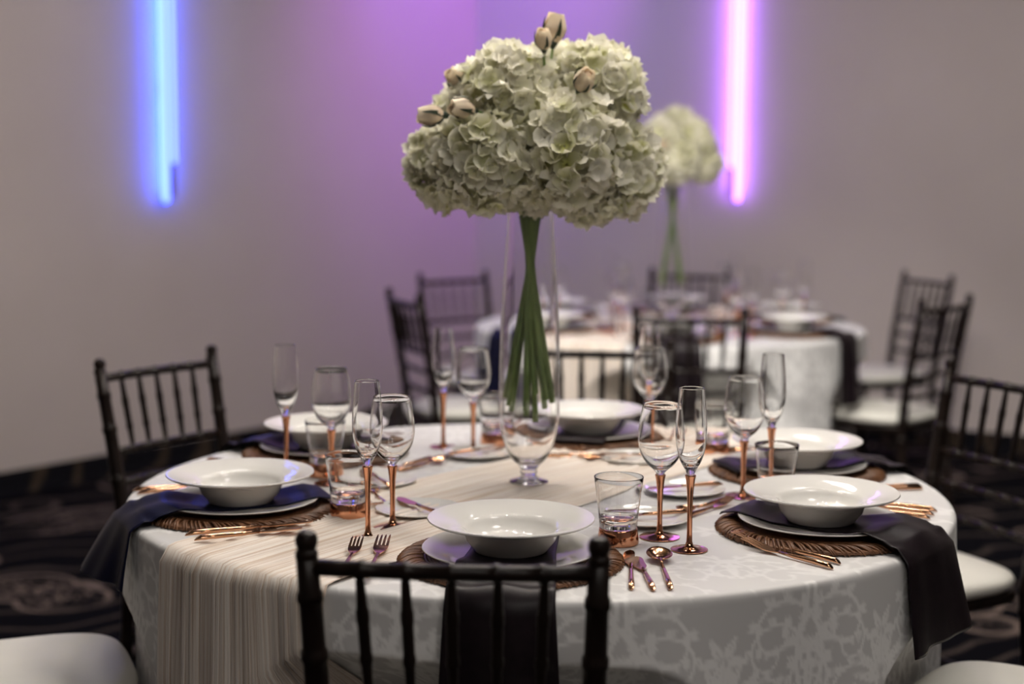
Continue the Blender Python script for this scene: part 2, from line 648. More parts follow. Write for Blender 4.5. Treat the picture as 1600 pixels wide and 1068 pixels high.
def added_lamp(label, x, y, target, col, power, size_deg, soft=0.07):
    """added lamp, unseen under the ceiling: housing, yoke, lens and its light"""
    p, tg = Vector((x, y, CEIL - 0.22)), Vector(target)
    root = thing('added_lamp', label, 'stage light', p)
    q = (tg - p).to_track_quat('-Z', 'Y')
    hs = link('housing', MB().lathe([(0, 0.16), (0.05, 0.15), (0.075, 0.10), (0.085, 0.0), (0.085, -0.02), (0.078, -0.02), (0.074, 0.0), (0, 0.0)], 24).mesh('housing', M['chair'], auto=40), root)
    hs.rotation_mode = 'QUATERNION'
    hs.rotation_quaternion = q
    yk = MB()
    yk.tube([(0.10, 0, 0.06), (0.10, 0, 0.16), (-0.10, 0, 0.16), (-0.10, 0, 0.06)], 0.008, 8)
    yk.tube([(0, 0, 0.16), (0, 0, 0.22)], 0.012, 8)
    link('yoke', yk.mesh('yoke', M['chair']), root)
    ld = bpy.data.lights.new('added_beam', 'SPOT')
    ld.color = col
    ld.energy = power
    ld.spot_size = math.radians(size_deg)
    ld.spot_blend = 1.0
    ld.shadow_soft_size = soft
    lo = bpy.data.objects.new('beam', ld)
    COL.objects.link(lo)
    lo.parent = root
    lo.rotation_mode = 'QUATERNION'
    lo.rotation_quaternion = q
    lo.location = q @ Vector((0, 0, -0.03))


pl = CORNER - D_L * 0.40
pr = CORNER + D_R * 0.45
added_lamp('added unseen violet wash lamp tinting the left wall by the corner', 0.9, 7.3, (pl[0], pl[1], 2.1), (0.55, 0.15, 1.0), WASH_PURPLE, 76)
added_lamp('added unseen blue wash lamp tinting the right wall by the corner', -0.9, 6.9, (pr[0], pr[1], 2.3), (0.20, 0.17, 1.0), WASH_BLUE, 70)
added_lamp('added unseen white spot above the near table brightening the far table', 0.15, 2.3, (0.75, 5.6, 0.55), (1.0, 0.95, 0.88), FILL_SPOT_W, 42)

# ------------------------------------------------------------------ table layout
ZC = 0.765                                   # top of the cloth
C1 = np.array([0.052, 2.857])
C2 = np.array([0.63, 6.03])
RT = 0.77


def unit(deg):
    a = math.radians(deg)
    return np.array([math.cos(a), math.sin(a)])


# chair: (middle of the post tops, facing in degrees)
LEAN = 0.075
chairs = [
    ('front', (-0.073, 1.812), 86.2, 'large dark chiavari chair in the foreground, its back to the viewer'),
    ('left', (-0.877, 3.686), -34.5, 'dark chiavari chair standing left of the front table, near the carpet edge'),
    ('rear', (0.246, 4.056), -96.0, 'dark chiavari chair behind the front table, spindles seen right of the vase stems'),
    ('right', (1.150, 3.470), -154.0, 'dark chiavari chair cut by the right frame edge behind the copper cutlery'),
    ('leftnear', None, 22.0, 'chair with an ivory seat in the bottom left corner below the navy napkin'),
    ('rightnear', None, 144.0, 'chair with an ivory seat in the bottom right corner under the draped napkin'),
    ('farfront', (0.598, 5.016), 87.0, 'dark chiavari chair backing onto the viewer at the front of the far table'),
    ('farback', (0.850, 7.20), -98.0, 'dim chiavari chair behind the far table below its bouquet'),
    ('farleft', (-0.414, 5.66), 22.0, 'dark chiavari chair side-on at the left of the far table'),
    ('farleftback', (-0.27, 6.81), -52.0, 'dark chiavari chair in front of the room corner, behind the side-on chair'),
    ('farrightback', (1.91, 6.90), -160.0, 'dark chiavari chair at the back right of the far table near the right wall'),
    ('farright', (1.606, 5.53), 137.0, 'dark chiavari chair with an ivory seat at the right front of the far table'),
]
chair_seat_c = {}
for k, top, deg, lab in chairs:
    f = unit(deg)
    if top is None:
        chair_seat_c[k] = np.array([-0.885, 2.605]) if k == 'leftnear' else np.array([0.880, 2.455])
    else:
        chair_seat_c[k] = np.array(top) + f * (LEAN + 0.195)


class Table:
    def __init__(self, c, seats):
        self.c = c
        th = np.linspace(-PI, PI, 721)
        rs = np.full_like(th, 9.0)
        hw = 0.205
        for sc, deg in seats:
            f = unit(deg)
            s = np.array([-f[1], f[0]])
            for i, t in enumerate(th):
                d = np.array([math.cos(t), math.sin(t)])
                # first hit of the ray from the table centre with the seat square
                o = c - sc
                lo, hi = -1e9, 1e9
                for ax in (f, s):
                    a, b = np.dot(o, ax), np.dot(d, ax)
                    if abs(b) < 1e-9:
                        if abs(a) > hw:
                            lo, hi = 1, -1
                        continue
                    t0, t1 = sorted(((-hw - a) / b, (hw - a) / b))
                    lo, hi = max(lo, t0), min(hi, t1)
                if lo < hi and lo > 0:
                    rs[i] = min(rs[i], lo - 0.012)
        rs = np.minimum(rs, RT + 0.012)
        # widen then smooth the dents
        k = 5
        pad = np.r_[rs[-k - 1:-1], rs, rs[1:k + 1]]
        rs = np.min([pad[i:i + len(rs)] for i in range(2 * k + 1)], axis=0)
        kern = np.hanning(47)
        kern /= kern.sum()
        pad = np.r_[rs[-24:-1], rs, rs[1:24]]
        self.dent = np.convolve(pad, kern, 'valid')
        self.th = th
        r2 = np.random.default_rng(int(c[0] * 1000))
        self.ph = r2.uniform(0, 2 * PI, 6)

    def fold(self, t):
        p = self.ph
        return (0.45 * np.sin(11 * t + p[0] + 0.8 * np.sin(3 * t + p[3])) + 0.35 * np.sin(17 * t + p[1] + 1.1 * np.sin(2 * t + p[4]))
                + 0.2 * np.sin(29 * t + p[2]))

    def radius(self, t, z):
        """cloth radius at angle t (radians) and height z below the edge"""
        t = (np.asarray(t) + PI) % (2 * PI) - PI
        drop = np.clip((ZC - z) / 0.70, 0, 1)
        base = RT + 0.006 + 0.016 * drop + self.fold(t) * 0.038 * np.clip(drop, 0, 1) ** 0.75
        d = np.interp(t, self.th, self.dent)
        s = np.clip((ZC - 0.03 - z) / 0.22, 0, 1)
        s = s * s * (3 - 2 * s)
        lim = RT + 0.012 + 0.05 - (RT + 0.062 - d) * s
        return np.minimum(base, lim)


T1 = Table(C1, [(chair_seat_c[k], d) for k, _, d, _ in chairs[:6]])
T2 = Table(C2, [(chair_seat_c[k], d) for k, _, d, _ in chairs[6:]])


# ------------------------------------------------------------------ damask pattern (woven figure of the cloth)
def build_damask():
    segs = []                                     # (x0, y0, x1, y1, half width 0, half width 1)
    discs = []                                    # leaf lobes: (x, y, ang, a, b)

    def scroll(x, y, ang, size, turn, width, leaves=True):
        n = 26
        px, py, a = x, y, ang
        for i in range(n):
            t = i / n
            step = size * (0.13 - 0.075 * t)
            a += turn * (0.10 + 0.34 * t)
            qx, qy = px + step * math.cos(a), py + step * math.sin(a)
            segs.append((px, py, qx, qy, width * (1.1 - 0.6 * t), width * (1.1 - 0.6 * (t + 1 / n))))
            if leaves and i in (2, 4, 6, 8, 10, 12, 15, 18):
                for k, off in enumerate((0.5, 0.95, 1.4)):
                    la = a - turn * (off + 0.2)
                    ll = size * (0.090 - 0.014 * k) * (1 - 0.3 * t)
                    discs.append((qx + ll * 0.9 * math.cos(la), qy + ll * 0.9 * math.sin(la), la, ll, ll * 0.44))
            px, py = qx, qy
        discs.append((px, py, 0, size * 0.055, size * 0.055))

    W_, H_ = 0.42, 0.56
    for mx in (1, -1):
        scroll(0.21 + mx * 0.01, 0.02, PI / 2 - mx * 0.5, 0.20, mx * 1.0, 0.0052)
        scroll(0.21 + mx * 0.015, 0.20, PI / 2 + mx * 0.3, 0.16, -mx * 1.0, 0.0045)
        scroll(0.21 + mx * 0.10, 0.40, PI / 2 - mx * 1.1, 0.15, -mx * 1.0, 0.0045)
        scroll(0.0 + (0.42 if mx < 0 else 0), 0.30, PI / 2 - mx * 0.3, 0.17, mx * 1.0, 0.0048)
    for ang in np.linspace(0.25, PI - 0.25, 7):     # palmette
        discs.append((0.21 + 0.060 * math.cos(ang), 0.30 + 0.070 * math.sin(ang), ang, 0.042, 0.010))
    for ang in np.linspace(0, 2 * PI, 7)[:-1]:       # rosette
        discs.append((0.0 + 0.035 * math.cos(ang), 0.12 + 0.035 * math.sin(ang), ang, 0.026, 0.010))
        discs.append((0.42 + 0.035 * math.cos(ang), 0.12 + 0.035 * math.sin(ang), ang, 0.026, 0.010))
    res = 0.0025
    nx, ny = int(W_ / res), int(H_ / res)
    gx, gy = np.meshgrid((np.arange(nx) + .5) * res, (np.arange(ny) + .5) * res, indexing='ij')
    acc = np.zeros((nx, ny))
    for ox in (-W_, 0, W_):
        for oy in (-H_, 0, H_):
            for x0, y0, x1, y1, w0, w1 in segs:
                x0_, y0_, x1_, y1_ = x0 + ox, y0 + oy, x1 + ox, y1 + oy
                if max(x0_, x1_) < -.02 or min(x0_, x1_) > W_ + .02 or max(y0_, y1_) < -.02 or min(y0_, y1_) > H_ + .02:
                    continue
                dx, dy = x1_ - x0_, y1_ - y0_
                L2 = dx * dx + dy * dy + 1e-12
                t = np.clip(((gx - x0_) * dx + (gy - y0_) * dy) / L2, 0, 1)
                d = np.hypot(gx - x0_ - t * dx, gy - y0_ - t * dy)
                acc = np.maximum(acc, np.clip((w0 + (w1 - w0) * t - d) / 0.003 + .5, 0, 1))
            for x, y, a, aa, bb in discs:
                x_, y_ = x + ox, y + oy
                if x_ < -.1 or x_ > W_ + .1 or y_ < -.1 or y_ > H_ + .1:
                    continue
                u = (gx - x_) * math.cos(a) + (gy - y_) * math.sin(a)
                v = -(gx - x_) * math.sin(a) + (gy - y_) * math.cos(a)
                bb2 = bb * np.clip(1 - 0.5 * u / aa, 0.2, 1.5)
                q = np.sqrt((u / aa) ** 2 + (v / bb2) ** 2)
                lobe = np.clip((1 - q) * bb / 0.003 + .5, 0, 1)
                vein = np.clip(1 - np.abs(v) / 0.0016, 0, 1) * 0.6
                acc = np.maximum(acc, lobe * (1 - vein))
    return acc, W_, H_


DAM, DW, DH = build_damask()


def damask(u, v):
    u, v = np.asarray(u) * 1.35, np.asarray(v) * 1.35
    i = ((np.asarray(u) / DW) % 1.0 * DAM.shape[0]).astype(int) % DAM.shape[0]
    j = ((np.asarray(v) / DH) % 1.0 * DAM.shape[1]).astype(int) % DAM.shape[1]
    return DAM[i, j]


GROUND = np.array([0.64, 0.637, 0.635])
FIGURE = np.array([0.88, 0.88, 0.875])


def tablecloth(T, label, nt=1300, ntop=150, nsk=150):
    c = T.c
    th = np.linspace(0, 2 * PI, nt, endpoint=False)
    rows, cols = [], []
    rr = np.linspace(0.02, RT - 0.006, ntop)
    ct, st = np.cos(th), np.sin(th)
    for r in rr:
        wr = 0.0012 * np.sin(7 * th + 9 * r) * np.clip(r / RT, 0, 1)
        rows.append(np.c_[c[0] + r * ct, c[1] + r * st, np.full(nt, ZC) + wr * 0.4])
        cols.append(damask(r * ct + 5, r * st + 5) * 0.5)
    zs = np.r_[ZC - 0.0015, ZC - 0.005, ZC - 0.011, np.linspace(ZC - 0.018, 0.012, nsk)]
    arc0 = RT
    for i, z in enumerate(zs):
        r = T.radius(th, z)
        if i == 0:
            r = r * 0 + RT + 0.0005
        elif i == 1:
            r = np.minimum(r, RT + 0.0045)
        rows.append(np.c_[c[0] + r * ct, c[1] + r * st, np.full(nt, z)])
        cols.append(np.maximum(damask(th * RT, z + 0.05), damask(th * RT + DW / 2.7, z + 0.05 + DH / 2.7)))
    P = np.array(rows)
    F = np.clip(np.array(cols), 0, 1).reshape(-1, 1)
    col = GROUND * (1 - F) + FIGURE * F
    me = bpy.data.meshes.new('tablecloth')
    nr = len(rows)
    idx = np.arange(nr * nt).reshape(nr, nt)
    a = idx[:-1]
    b = idx[1:]
    quads = np.stack([a, b, np.roll(b, -1, 1), np.roll(a, -1, 1)], -1).reshape(-1, 4)
    nq = len(quads)
    me.vertices.add(nr * nt + 1)
    vv = np.concatenate([P.reshape(-1, 3), [[c[0], c[1], ZC]]])
    me.vertices.foreach_set('co', vv.ravel())
    fan = np.stack([np.full(nt, nr * nt), np.arange(nt), (np.arange(nt) + 1) % nt], -1)
    loops = np.concatenate([quads.ravel(), fan.ravel()])
    me.loops.add(len(loops))
    me.loops.foreach_set('vertex_index', loops)
    me.polygons.add(nq + nt)
    me.polygons.foreach_set('loop_start', np.r_[np.arange(nq) * 4, nq * 4 + np.arange(nt) * 3])
    me.polygons.foreach_set('use_smooth', [True] * (nq + nt))
    me.update(calc_edges=True)
    ca = me.color_attributes.new('damask', 'FLOAT_COLOR', 'POINT')
    full = np.concatenate([np.c_[col, np.ones(len(col))], [[.7, .7, .7, 1]]]).astype(np.float32)
    ca.data.foreach_set('color', full.ravel())
    me.validate()
    o = link('tablecloth', me, None, M['cloth'])
    tag(o, label, 'tablecloth')
    return o


def round_table(c, label):
    t = thing('round_table', label, 'table', (c[0], c[1], 0))
    link('tabletop', MB().lathe([(0, 0.732), (0.762, 0.732), (0.766, 0.738), (0.766, 0.757), (0.762, 0.7625), (0, 0.7625)], 64).mesh('tabletop', M['wood'], auto=40), t)
    for k in range(4):
        a = PI / 4 + k * PI / 2
        x, y = 0.32 * math.cos(a), 0.32 * math.sin(a)
        link('leg', MB().tube([(x, y, 0), (x, y, 0.735)], 0.016, 10).mesh('leg', M['steel']), t)


round_table(C1, 'round banquet table hidden under the near white damask cloth')
round_table(C2, 'round banquet table hidden under the far white cloth')
tablecloth(T1, 'white damask tablecloth draped over the near round table')
tablecloth(T2, 'white tablecloth draped over the far round table', 500, 40, 60)


# ------------------------------------------------------------------ runners
def runner(T, deg, off, width, label, z_end=(0.02, 0.02), name_seed=1):
    """crinkled gauze strip across the table, hanging at both ends"""
    c = T.c
    d = unit(deg)
    n = np.array([-d[1], d[0]])
    r = np.random.default_rng(name_seed)
    nw = 46
    ph = r.uniform(0, 6, 8)
    ws = np.linspace(-0.5, 0.5, nw)
    # path parameter: hang (near end) -> top -> hang (far end)
    top = np.linspace(-1, 1, 90)
    zh = np.linspace(z_end[0], ZC - 0.02, 60)
    zh2 = np.linspace(ZC - 0.02, z_end[1], 40)
    rows, uvs = [], []
    crk = lambda w, s: 0.0016 * np.sin(w * 95 + ph[0] + 1.2 * np.sin(3.1 * s + ph[1])) + 0.0013 * np.sin(w * 167 + ph[2] + 2.0 * np.sin(2.3 * s + ph[3])) + 0.0022 * np.sin(w * 31 + ph[4] + s * 1.4)

    def edge_w(s):
        return width * (1 + 0.035 * math.sin(4.1 * s + ph[5])), 0.010 * math.sin(3.3 * s + ph[6])

    W0, sh0 = edge_w(-1)
    for side, zz in ((-1, zh), (0, top), (1, zh2)):
        for q in zz:
            if side == 0:
                w_, sh = edge_w(q)
                lat = off + sh + ws * w_
                R_ = RT + 0.004
                half = np.sqrt(np.maximum(R_ ** 2 - lat ** 2, 0.01))
                a = half * q
                x = c[0] + d[0] * a + n[0] * lat
                y = c[1] + d[1] * a + n[1] * lat
                z = np.full(nw, ZC + 0.0048) + crk(ws, q * 0.77)
                s = q * 0.77
                edge = np.clip((abs(q) - 0.985) / 0.015, 0, 1)
                z = z - 0.003 * edge
            else:
                drop = (ZC - q)
                w_, sh = edge_w(side)
                lat = off + sh + ws * w_ * (1 + 0.05 * drop)
                half = np.sqrt(np.maximum((RT) ** 2 - lat ** 2, 0.01))
                ang = np.arctan2(d[1] * half * side + n[1] * lat, d[0] * half * side + n[0] * lat)
                s = side * (0.77 + drop)
                rad = T.radius(ang, q) + 0.0065 + crk(ws, s) * 1.3 + 0.002
                x = c[0] + rad * np.cos(ang)
                y = c[1] + rad * np.sin(ang)
                z = np.full(nw, q) + 0.004 * np.sin(ws * 20 + ph[7]) * (drop > 0.5)
            rows.append(np.c_[x, y, z])
            uvs.append(np.c_[np.full(nw, s), ws * width * 2.7])
    me = MB().grid(rows).mesh('runner', M['runner'])
    uv = me.uv_layers.new(name='UVMap')
    flat = np.concatenate(uvs)
    li = np.empty(len(me.loops), int)
    me.loops.foreach_get('vertex_index', li)
    uv.data.foreach_set('uv', flat[li].astype(np.float32).ravel())
    o = link('table_runner', me)
    tag(o, label, 'table runner')


runner(T1, 54.0, 0.030, 0.375, 'cream crinkled gauze runner laid diagonally over the near damask tablecloth', name_seed=3)
runner(T2, 62.0, 0.06, 0.40, 'cream gauze runner laid across the far table', name_seed=5)


# ------------------------------------------------------------------ chiavari chair
def bamboo(p0, p1, r, knots, n=10, thin_ends=0.0, lean=None):
    """turned rod with raised bamboo rings at the fractions in knots"""
    ts = {0.0, 1.0}
    for k in knots:
        ts |= {max(0, k - .016), max(0, k - .008), k, min(1, k + .008), min(1, k + .016)}
    ts |= set(np.linspace(0, 1, 9))
    ts = sorted(ts)
    pts, rad = [], []
    p0, p1 = Vector(p0), Vector(p1)
    for t in ts:
        p = p0.lerp(p1, t)
        q = r
        if thin_ends:
            q = r * (1 - thin_ends * abs(2 * t - 1) ** 1.3)
        for k in knots:
            if abs(t - k) < .012:
                q *= 1.20
        pts.append(p)
        rad.append(q)
    return pts, rad


def poly_rod(path, r0, knots_z, n=12):
    """vertical turned post following path [(x,y,z,r)] with rings at the given heights"""
    path = list(path)
    zs = sorted(set([p[2] for p in path] + [k + o for k in knots_z for o in (-.009, -.005, 0, .005, .009)] + list(np.linspace(path[0][2], path[-1][2], 16))))
    zs = [z for z in zs if path[0][2] <= z <= path[-1][2]]
    arr = np.array(path)
    pts, rad = [], []
    for z in zs:
        x = np.interp(z, arr[:, 2], arr[:, 0])
        y = np.interp(z, arr[:, 2], arr[:, 1])
        r = np.interp(z, arr[:, 2], arr[:, 3])
        if any(abs(z - k) <= .0055 for k in knots_z):
            r *= 1.16
        pts.append((x, y, z))
        rad.append(r)
    return pts, rad


HW_T, HW_S = 0.182, 0.170                    # half widths of the back at top and seat


def back_y(z):
    """y of the rear posts; the chair faces +y and the seat centre is the origin"""
    return np.interp(z, [0, 0.44, 0.60, 0.92], [-0.225, -0.190, -0.210, -0.19 - LEAN - 0.005])


def half_w(z):
    return np.interp(z, [0, 0.44, 0.92], [0.172, HW_S, HW_T])


def make_chair():
    t = thing('chiavari_chair', 'x', 'chair')
    cm = M['chair']
    for s in (-1, 1):
        path = [(s * half_w(z), back_y(z), z, r) for z, r in ((0, .0115), (0.1, .0125), (0.44, .0165), (0.62, .0165), (0.80, .0150), (0.900, .0138))]
        pts, rad = poly_rod(path, .016, (0.10, 0.25, 0.40, 0.52, 0.64, 0.76, 0.84))
        post = link('back_post', MB().tube(pts, rad, 14).mesh('back_post', cm), t)
        zt = 0.9
        fin = [(0, 0.030), (0.006, 0.0295), (0.0115, 0.026), (0.0145, 0.019), (0.0140, 0.012), (0.0115, 0.006), (0.0145, 0.002), (0.0145, -0.003), (0.0138, -0.006), (0, -0.006)]
        link('finial', MB().lathe(fin, 16, (s * half_w(zt), back_y(zt), zt - 0.002)).mesh('finial', cm), post)
        fp, fr = poly_rod([(s * 0.190, 0.185, 0, .0110), (s * 0.185, 0.180, 0.1, .0125), (s * 0.180, 0.172, 0.435, .0165)], .016, (0.08, 0.18, 0.30))
        link('leg', MB().tube(fp, fr, 12).mesh('front_leg', cm), t)
        for z in (0.16, 0.27):
            p, r = bamboo((s * 0.184, 0.176, z), (s * half_w(z), back_y(z), z), .0085, (0.33, 0.66))
            link('stretcher', MB().tube(p, r, 8).mesh('side_stretcher', cm), t)
    for z, y0 in ((0.20, 0.177),):
        p, r = bamboo((-0.183, y0, z), (0.183, y0, z), .0085, (.3, .5, .7))
        link('stretcher', MB().tube(p, r, 8).mesh('front_stretcher', cm), t)
        p, r = bamboo((-half_w(z), back_y(z), z), (half_w(z), back_y(z), z), .0085, (.3, .5, .7))
        link('stretcher', MB().tube(p, r, 8).mesh('back_stretcher', cm), t)
    # rails across the back, bowed slightly backwards
    sx = [-0.112, -0.056, 0.0, 0.056, 0.112]
    for name, z, r0 in (('top_rail', 0.880, .0105), ('cross_rail', 0.706, .0092), ('cross_rail', 0.632, .0085), ('cross_rail', 0.556, .0085)):
        w, y = half_w(z), back_y(z)
        kn = [(x + w) / (2 * w) for x in sx]
        p, r = bamboo((-w, y, z), (w, y, z), r0, kn)
        p = [Vector((q.x, q.y - 0.012 * (1 - (q.x / w) ** 2), q.z)) for q in p]
        link(name, MB().tube(p, r, 10).mesh(name, cm), t)
    # five turned spindles
    z0, z1 = 0.706, 0.880
    for x in sx:
        pts, rad = [], []
        for q in np.linspace(0, 1, 29):
            z = z0 + (z1 - z0) * q
            xb = x * 0.97 + (x * 1.03 - x * 0.97) * q
            y = back_y(z) - 0.012 * (1 - (xb / half_w(z)) ** 2)
            r = 0.0048 + 0.0030 * np.clip(math.sin(PI * q), 0, 1) ** 0.8
            if 0.26 < q < 0.34 or 0.60 < q < 0.68:
                r = 0.0088
            pts.append((xb, y, z))
            rad.append(r)
        link('spindle', MB().tube(pts, rad, 10).mesh('spindle', cm), t)

    def sq(hw, hd, z, e=5.0, n=48, yo=0.0):
        out = []
        for k in range(n):
            a = 2 * PI * k / n
            ca, sa = math.cos(a), math.sin(a)
            taper = 1 + 0.06 * sa
            out.append((hw * taper * math.copysign(abs(ca) ** (2 / e), ca), yo + hd * math.copysign(abs(sa) ** (2 / e), sa), z))
        return out
    fr = MB()
    rows = [sq(.175, .185, .425), sq(.186, .196, .427), sq(.188, .198, .432), sq(.188, .198, .446), sq(.186, .196, .450), sq(.02, .02, .451)]
    fr.grid(np.array(rows), closed_v=True)
    link('seat_frame', fr.mesh('seat_frame', cm), t)
    cu = MB()
    rows = [sq(.172, .182, .449, 3.6), sq(.186, .194, .452, 3.6), sq(.196, .204, .462, 3.6), sq(.198, .206, .472, 3.6), sq(.192, .200, .482, 3.6),
            sq(.176, .184, .488, 3.4), sq(.12, .13, .493, 2.8), sq(.06, .07, .495, 2.2), sq(.01, .01, .4955, 2), sq(.0001, .0001, .4955, 2)]
    cu.grid(np.array(rows), closed_v=True)
    link('seat_cushion', cu.mesh('seat_cushion', M['vinyl']), t)
    return t


proto = make_chair()
for i, (k, top, deg, lab) in enumerate(chairs):
    sc = chair_seat_c[k]
    grp = 'chairs around the near table' if i < 6 else 'chairs around the far table'
    loc, rz = (sc[0], sc[1], 0), math.radians(deg - 90)
    if i == 0:
        proto.location, proto.rotation_euler = loc, (0, 0, rz)
        tag(proto, lab, group=grp)
    else:
        dup(proto, loc, rz, lab, grp)

# ------------------------------------------------------------------ tableware prototypes (meshes shared by all copies)
PLATE = MB().lathe([(0, 0.0), (0.080, 0.0), (0.082, 0.0015), (0.095, 0.004), (0.118, 0.009), (0.138, 0.0125), (0.1395, 0.0138), (0.138, 0.0152), (0.118, 0.0120), (0.098, 0.0075), (0.088, 0.0050), (0, 0.0045)], 64).mesh('dinner_plate', M['china'])
BOWL = MB().lathe([(0, 0.003), (0.050, 0.003), (0.052, 0.0), (0.057, 0.0), (0.060, 0.004), (0.070, 0.017), (0.0745, 0.030), (0.077, 0.034), (0.100, 0.0405), (0.128, 0.0480), (0.1308, 0.0500), (0.1300, 0.0522), (0.127, 0.0522), (0.100, 0.0450), (0.080, 0.0400), (0.0745, 0.0375)] + smooth_prof([(0.0710, 0.0340), (0.066, 0.0255), (0.058, 0.0175), (0.046, 0.0115), (0.030, 0.0078), (0.014, 0.0063), (0, 0.0060)]), 80).mesh('soup_bowl', M['china'])
BREAD = MB().lathe([(0, 0.0), (0.046, 0.0), (0.048, 0.0015), (0.060, 0.005), (0.076, 0.0095), (0.0775, 0.0105), (0.076, 0.0118), (0.060, 0.0080), (0.052, 0.0050), (0, 0.0045)], 48).mesh('bread_plate', M['china'])


def charger_meshes():
    """woven rattan charger: a dense core disc with coiled strands and a braided rim"""
    R_ = 0.178
    core = MB().lathe([(0, 0.0), (R_ - .012, 0.0), (R_ - .004, 0.002), (R_ - .004, 0.0065), (R_ - .010, 0.008), (0.12, 0.0078), (0, 0.0072)], 72).mesh('charger_core', M['rattan'])
    rim = MB()
    n = 190
    for k in range(n):
        a = 2 * PI * k / n
        pts = []
        for q in np.linspace(0, 1, 6):
            rr = 0.138 + 0.040 * q
            aa = a + 0.16 * q + 0.02 * math.sin(k * 2.3)
            z = 0.0072 + 0.0046 * math.sin(PI * (0.15 + 0.85 * q)) - 0.0045 * max(0, q - 0.75) * 4
            pts.append((rr * math.cos(aa), rr * math.sin(aa), z + 0.0006 * math.sin(k * 5.1)))
        rim.tube(pts, [.0018, .0022, .0024, .0024, .0022, .0015], 5)
    rim = rim.mesh('braided_rim', M['rattan'])
    coil = MB()
    pts = []
    for q in np.linspace(0, 1, 420):
        rr = 0.09 + 0.05 * q
        aa = q * 2 * PI * 9
        pts.append((rr * math.cos(aa), rr * math.sin(aa), 0.0082))
    coil.tube(pts, 0.0026, 5)
    return core, rim, coil.mesh('coil', M['rattan'])


CH_CORE, CH_RIM, CH_COIL = charger_meshes()


def shell(outer, inner):
    """glass body: outer profile upwards then inner profile downwards, both ending on the axis or closed"""
    return list(outer) + list(inner)


FL_BOWL = MB().lathe([(0, 0.120)] + smooth_prof([(0.0055, 0.1205), (0.0066, 0.126), (0.0105, 0.134), (0.0175, 0.147), (0.0230, 0.166), (0.0253, 0.186), (0.0248, 0.212), (0.0225, 0.240), (0.0202, 0.264)])
                      + [(0.0197, 0.2646)] + smooth_prof([(0.0192, 0.264), (0.0215, 0.240), (0.0238, 0.212), (0.0243, 0.186), (0.0219, 0.167), (0.0160, 0.150), (0.0085, 0.1405), (0, 0.138)]), 48).mesh('flute_bowl', M['glass'])
WN_BOWL = MB().lathe([(0, 0.104)] + smooth_prof([(0.0060, 0.1045), (0.0074, 0.110), (0.0130, 0.116), (0.0240, 0.126), (0.0335, 0.142), (0.0378, 0.160), (0.0378, 0.178), (0.0350, 0.202), (0.0305, 0.226)])
                      + [(0.0300, 0.2266)] + smooth_prof([(0.0295, 0.226), (0.0340, 0.202), (0.0368, 0.178), (0.0368, 0.160), (0.0324, 0.1435), (0.0225, 0.129), (0.0110, 0.1205), (0, 0.1185)]), 52).mesh('wine_bowl', M['glass'])


def stem_mesh(top, name):
    return MB().lathe([(0.0105, 0.004), (0.0068, 0.0075), (0.0048, 0.014), (0.0042, 0.030), (0.0044, top - 0.05), (0.0054, top - 0.025), (0.0074, top - 0.008), (0.0090, top - 0.0008), (0.0084, top + .0006), (0, top + .0006)], 20).mesh(name, M['copper'])


FL_STEM, WN_STEM = stem_mesh(0.1225, 'flute_stem'), stem_mesh(0.1065, 'wine_stem')
FL_STEM2 = None


def foot_mesh(r, name):
    return MB().lathe([(0, 0.0008), (r - .003, 0.0), (r, 0.0008), (r, 0.0018), (r * .75, 0.0026), (r * .4, 0.0042), (0.010, 0.0056), (0, 0.0062)], 44).mesh(name, M['copper'])


FL_FOOT, WN_FOOT = foot_mesh(0.0300, 'flute_foot'), foot_mesh(0.0340, 'wine_foot')
TB_BODY = MB().lathe([(0, 0.0268), (0.0300, 0.0268)] + smooth_prof([(0.0312, 0.0285), (0.0330, 0.050), (0.0372, 0.084), (0.0408, 0.1110)]) + [(0.0402, 0.1118)]
                     + smooth_prof([(0.0396, 0.1110), (0.0359, 0.084), (0.0316, 0.052), (0.0285, 0.044), (0.0200, 0.0405), (0, 0.0395)]), 56).mesh('tumbler_body', M['glass'])
TB_BASE = MB().lathe([(0, 0.0006), (0.0318, 0.0), (0.0338, 0.0012), (0.0342, 0.004), (0.0326, 0.018), (0.0316, 0.0245), (0.0312, 0.0262), (0, 0.0262)], 48).mesh('tumbler_base', M['copper'])

# cutlery, local +x from the handle's end to the tip
def handle_mesh(L, name, r0=0.0044, r1=0.0026):
    pts = [(-0.0, 0, r0), (0.0008, 0, r0), (L * 0.3, 0, r0), (L * 0.7, 0, r0 * .9), (L, 0, r0 * 1.05)]
    me = MB().tube(pts, [r0 * .7, r0, r0, (r0 + r1) / 2, r1], 10)
    me.v = [(x + (0.006 * (z / r0 - 1) if x < 0.002 else 0), y, z) for x, y, z in me.v]
    return me.mesh(name, M['cutlery'])


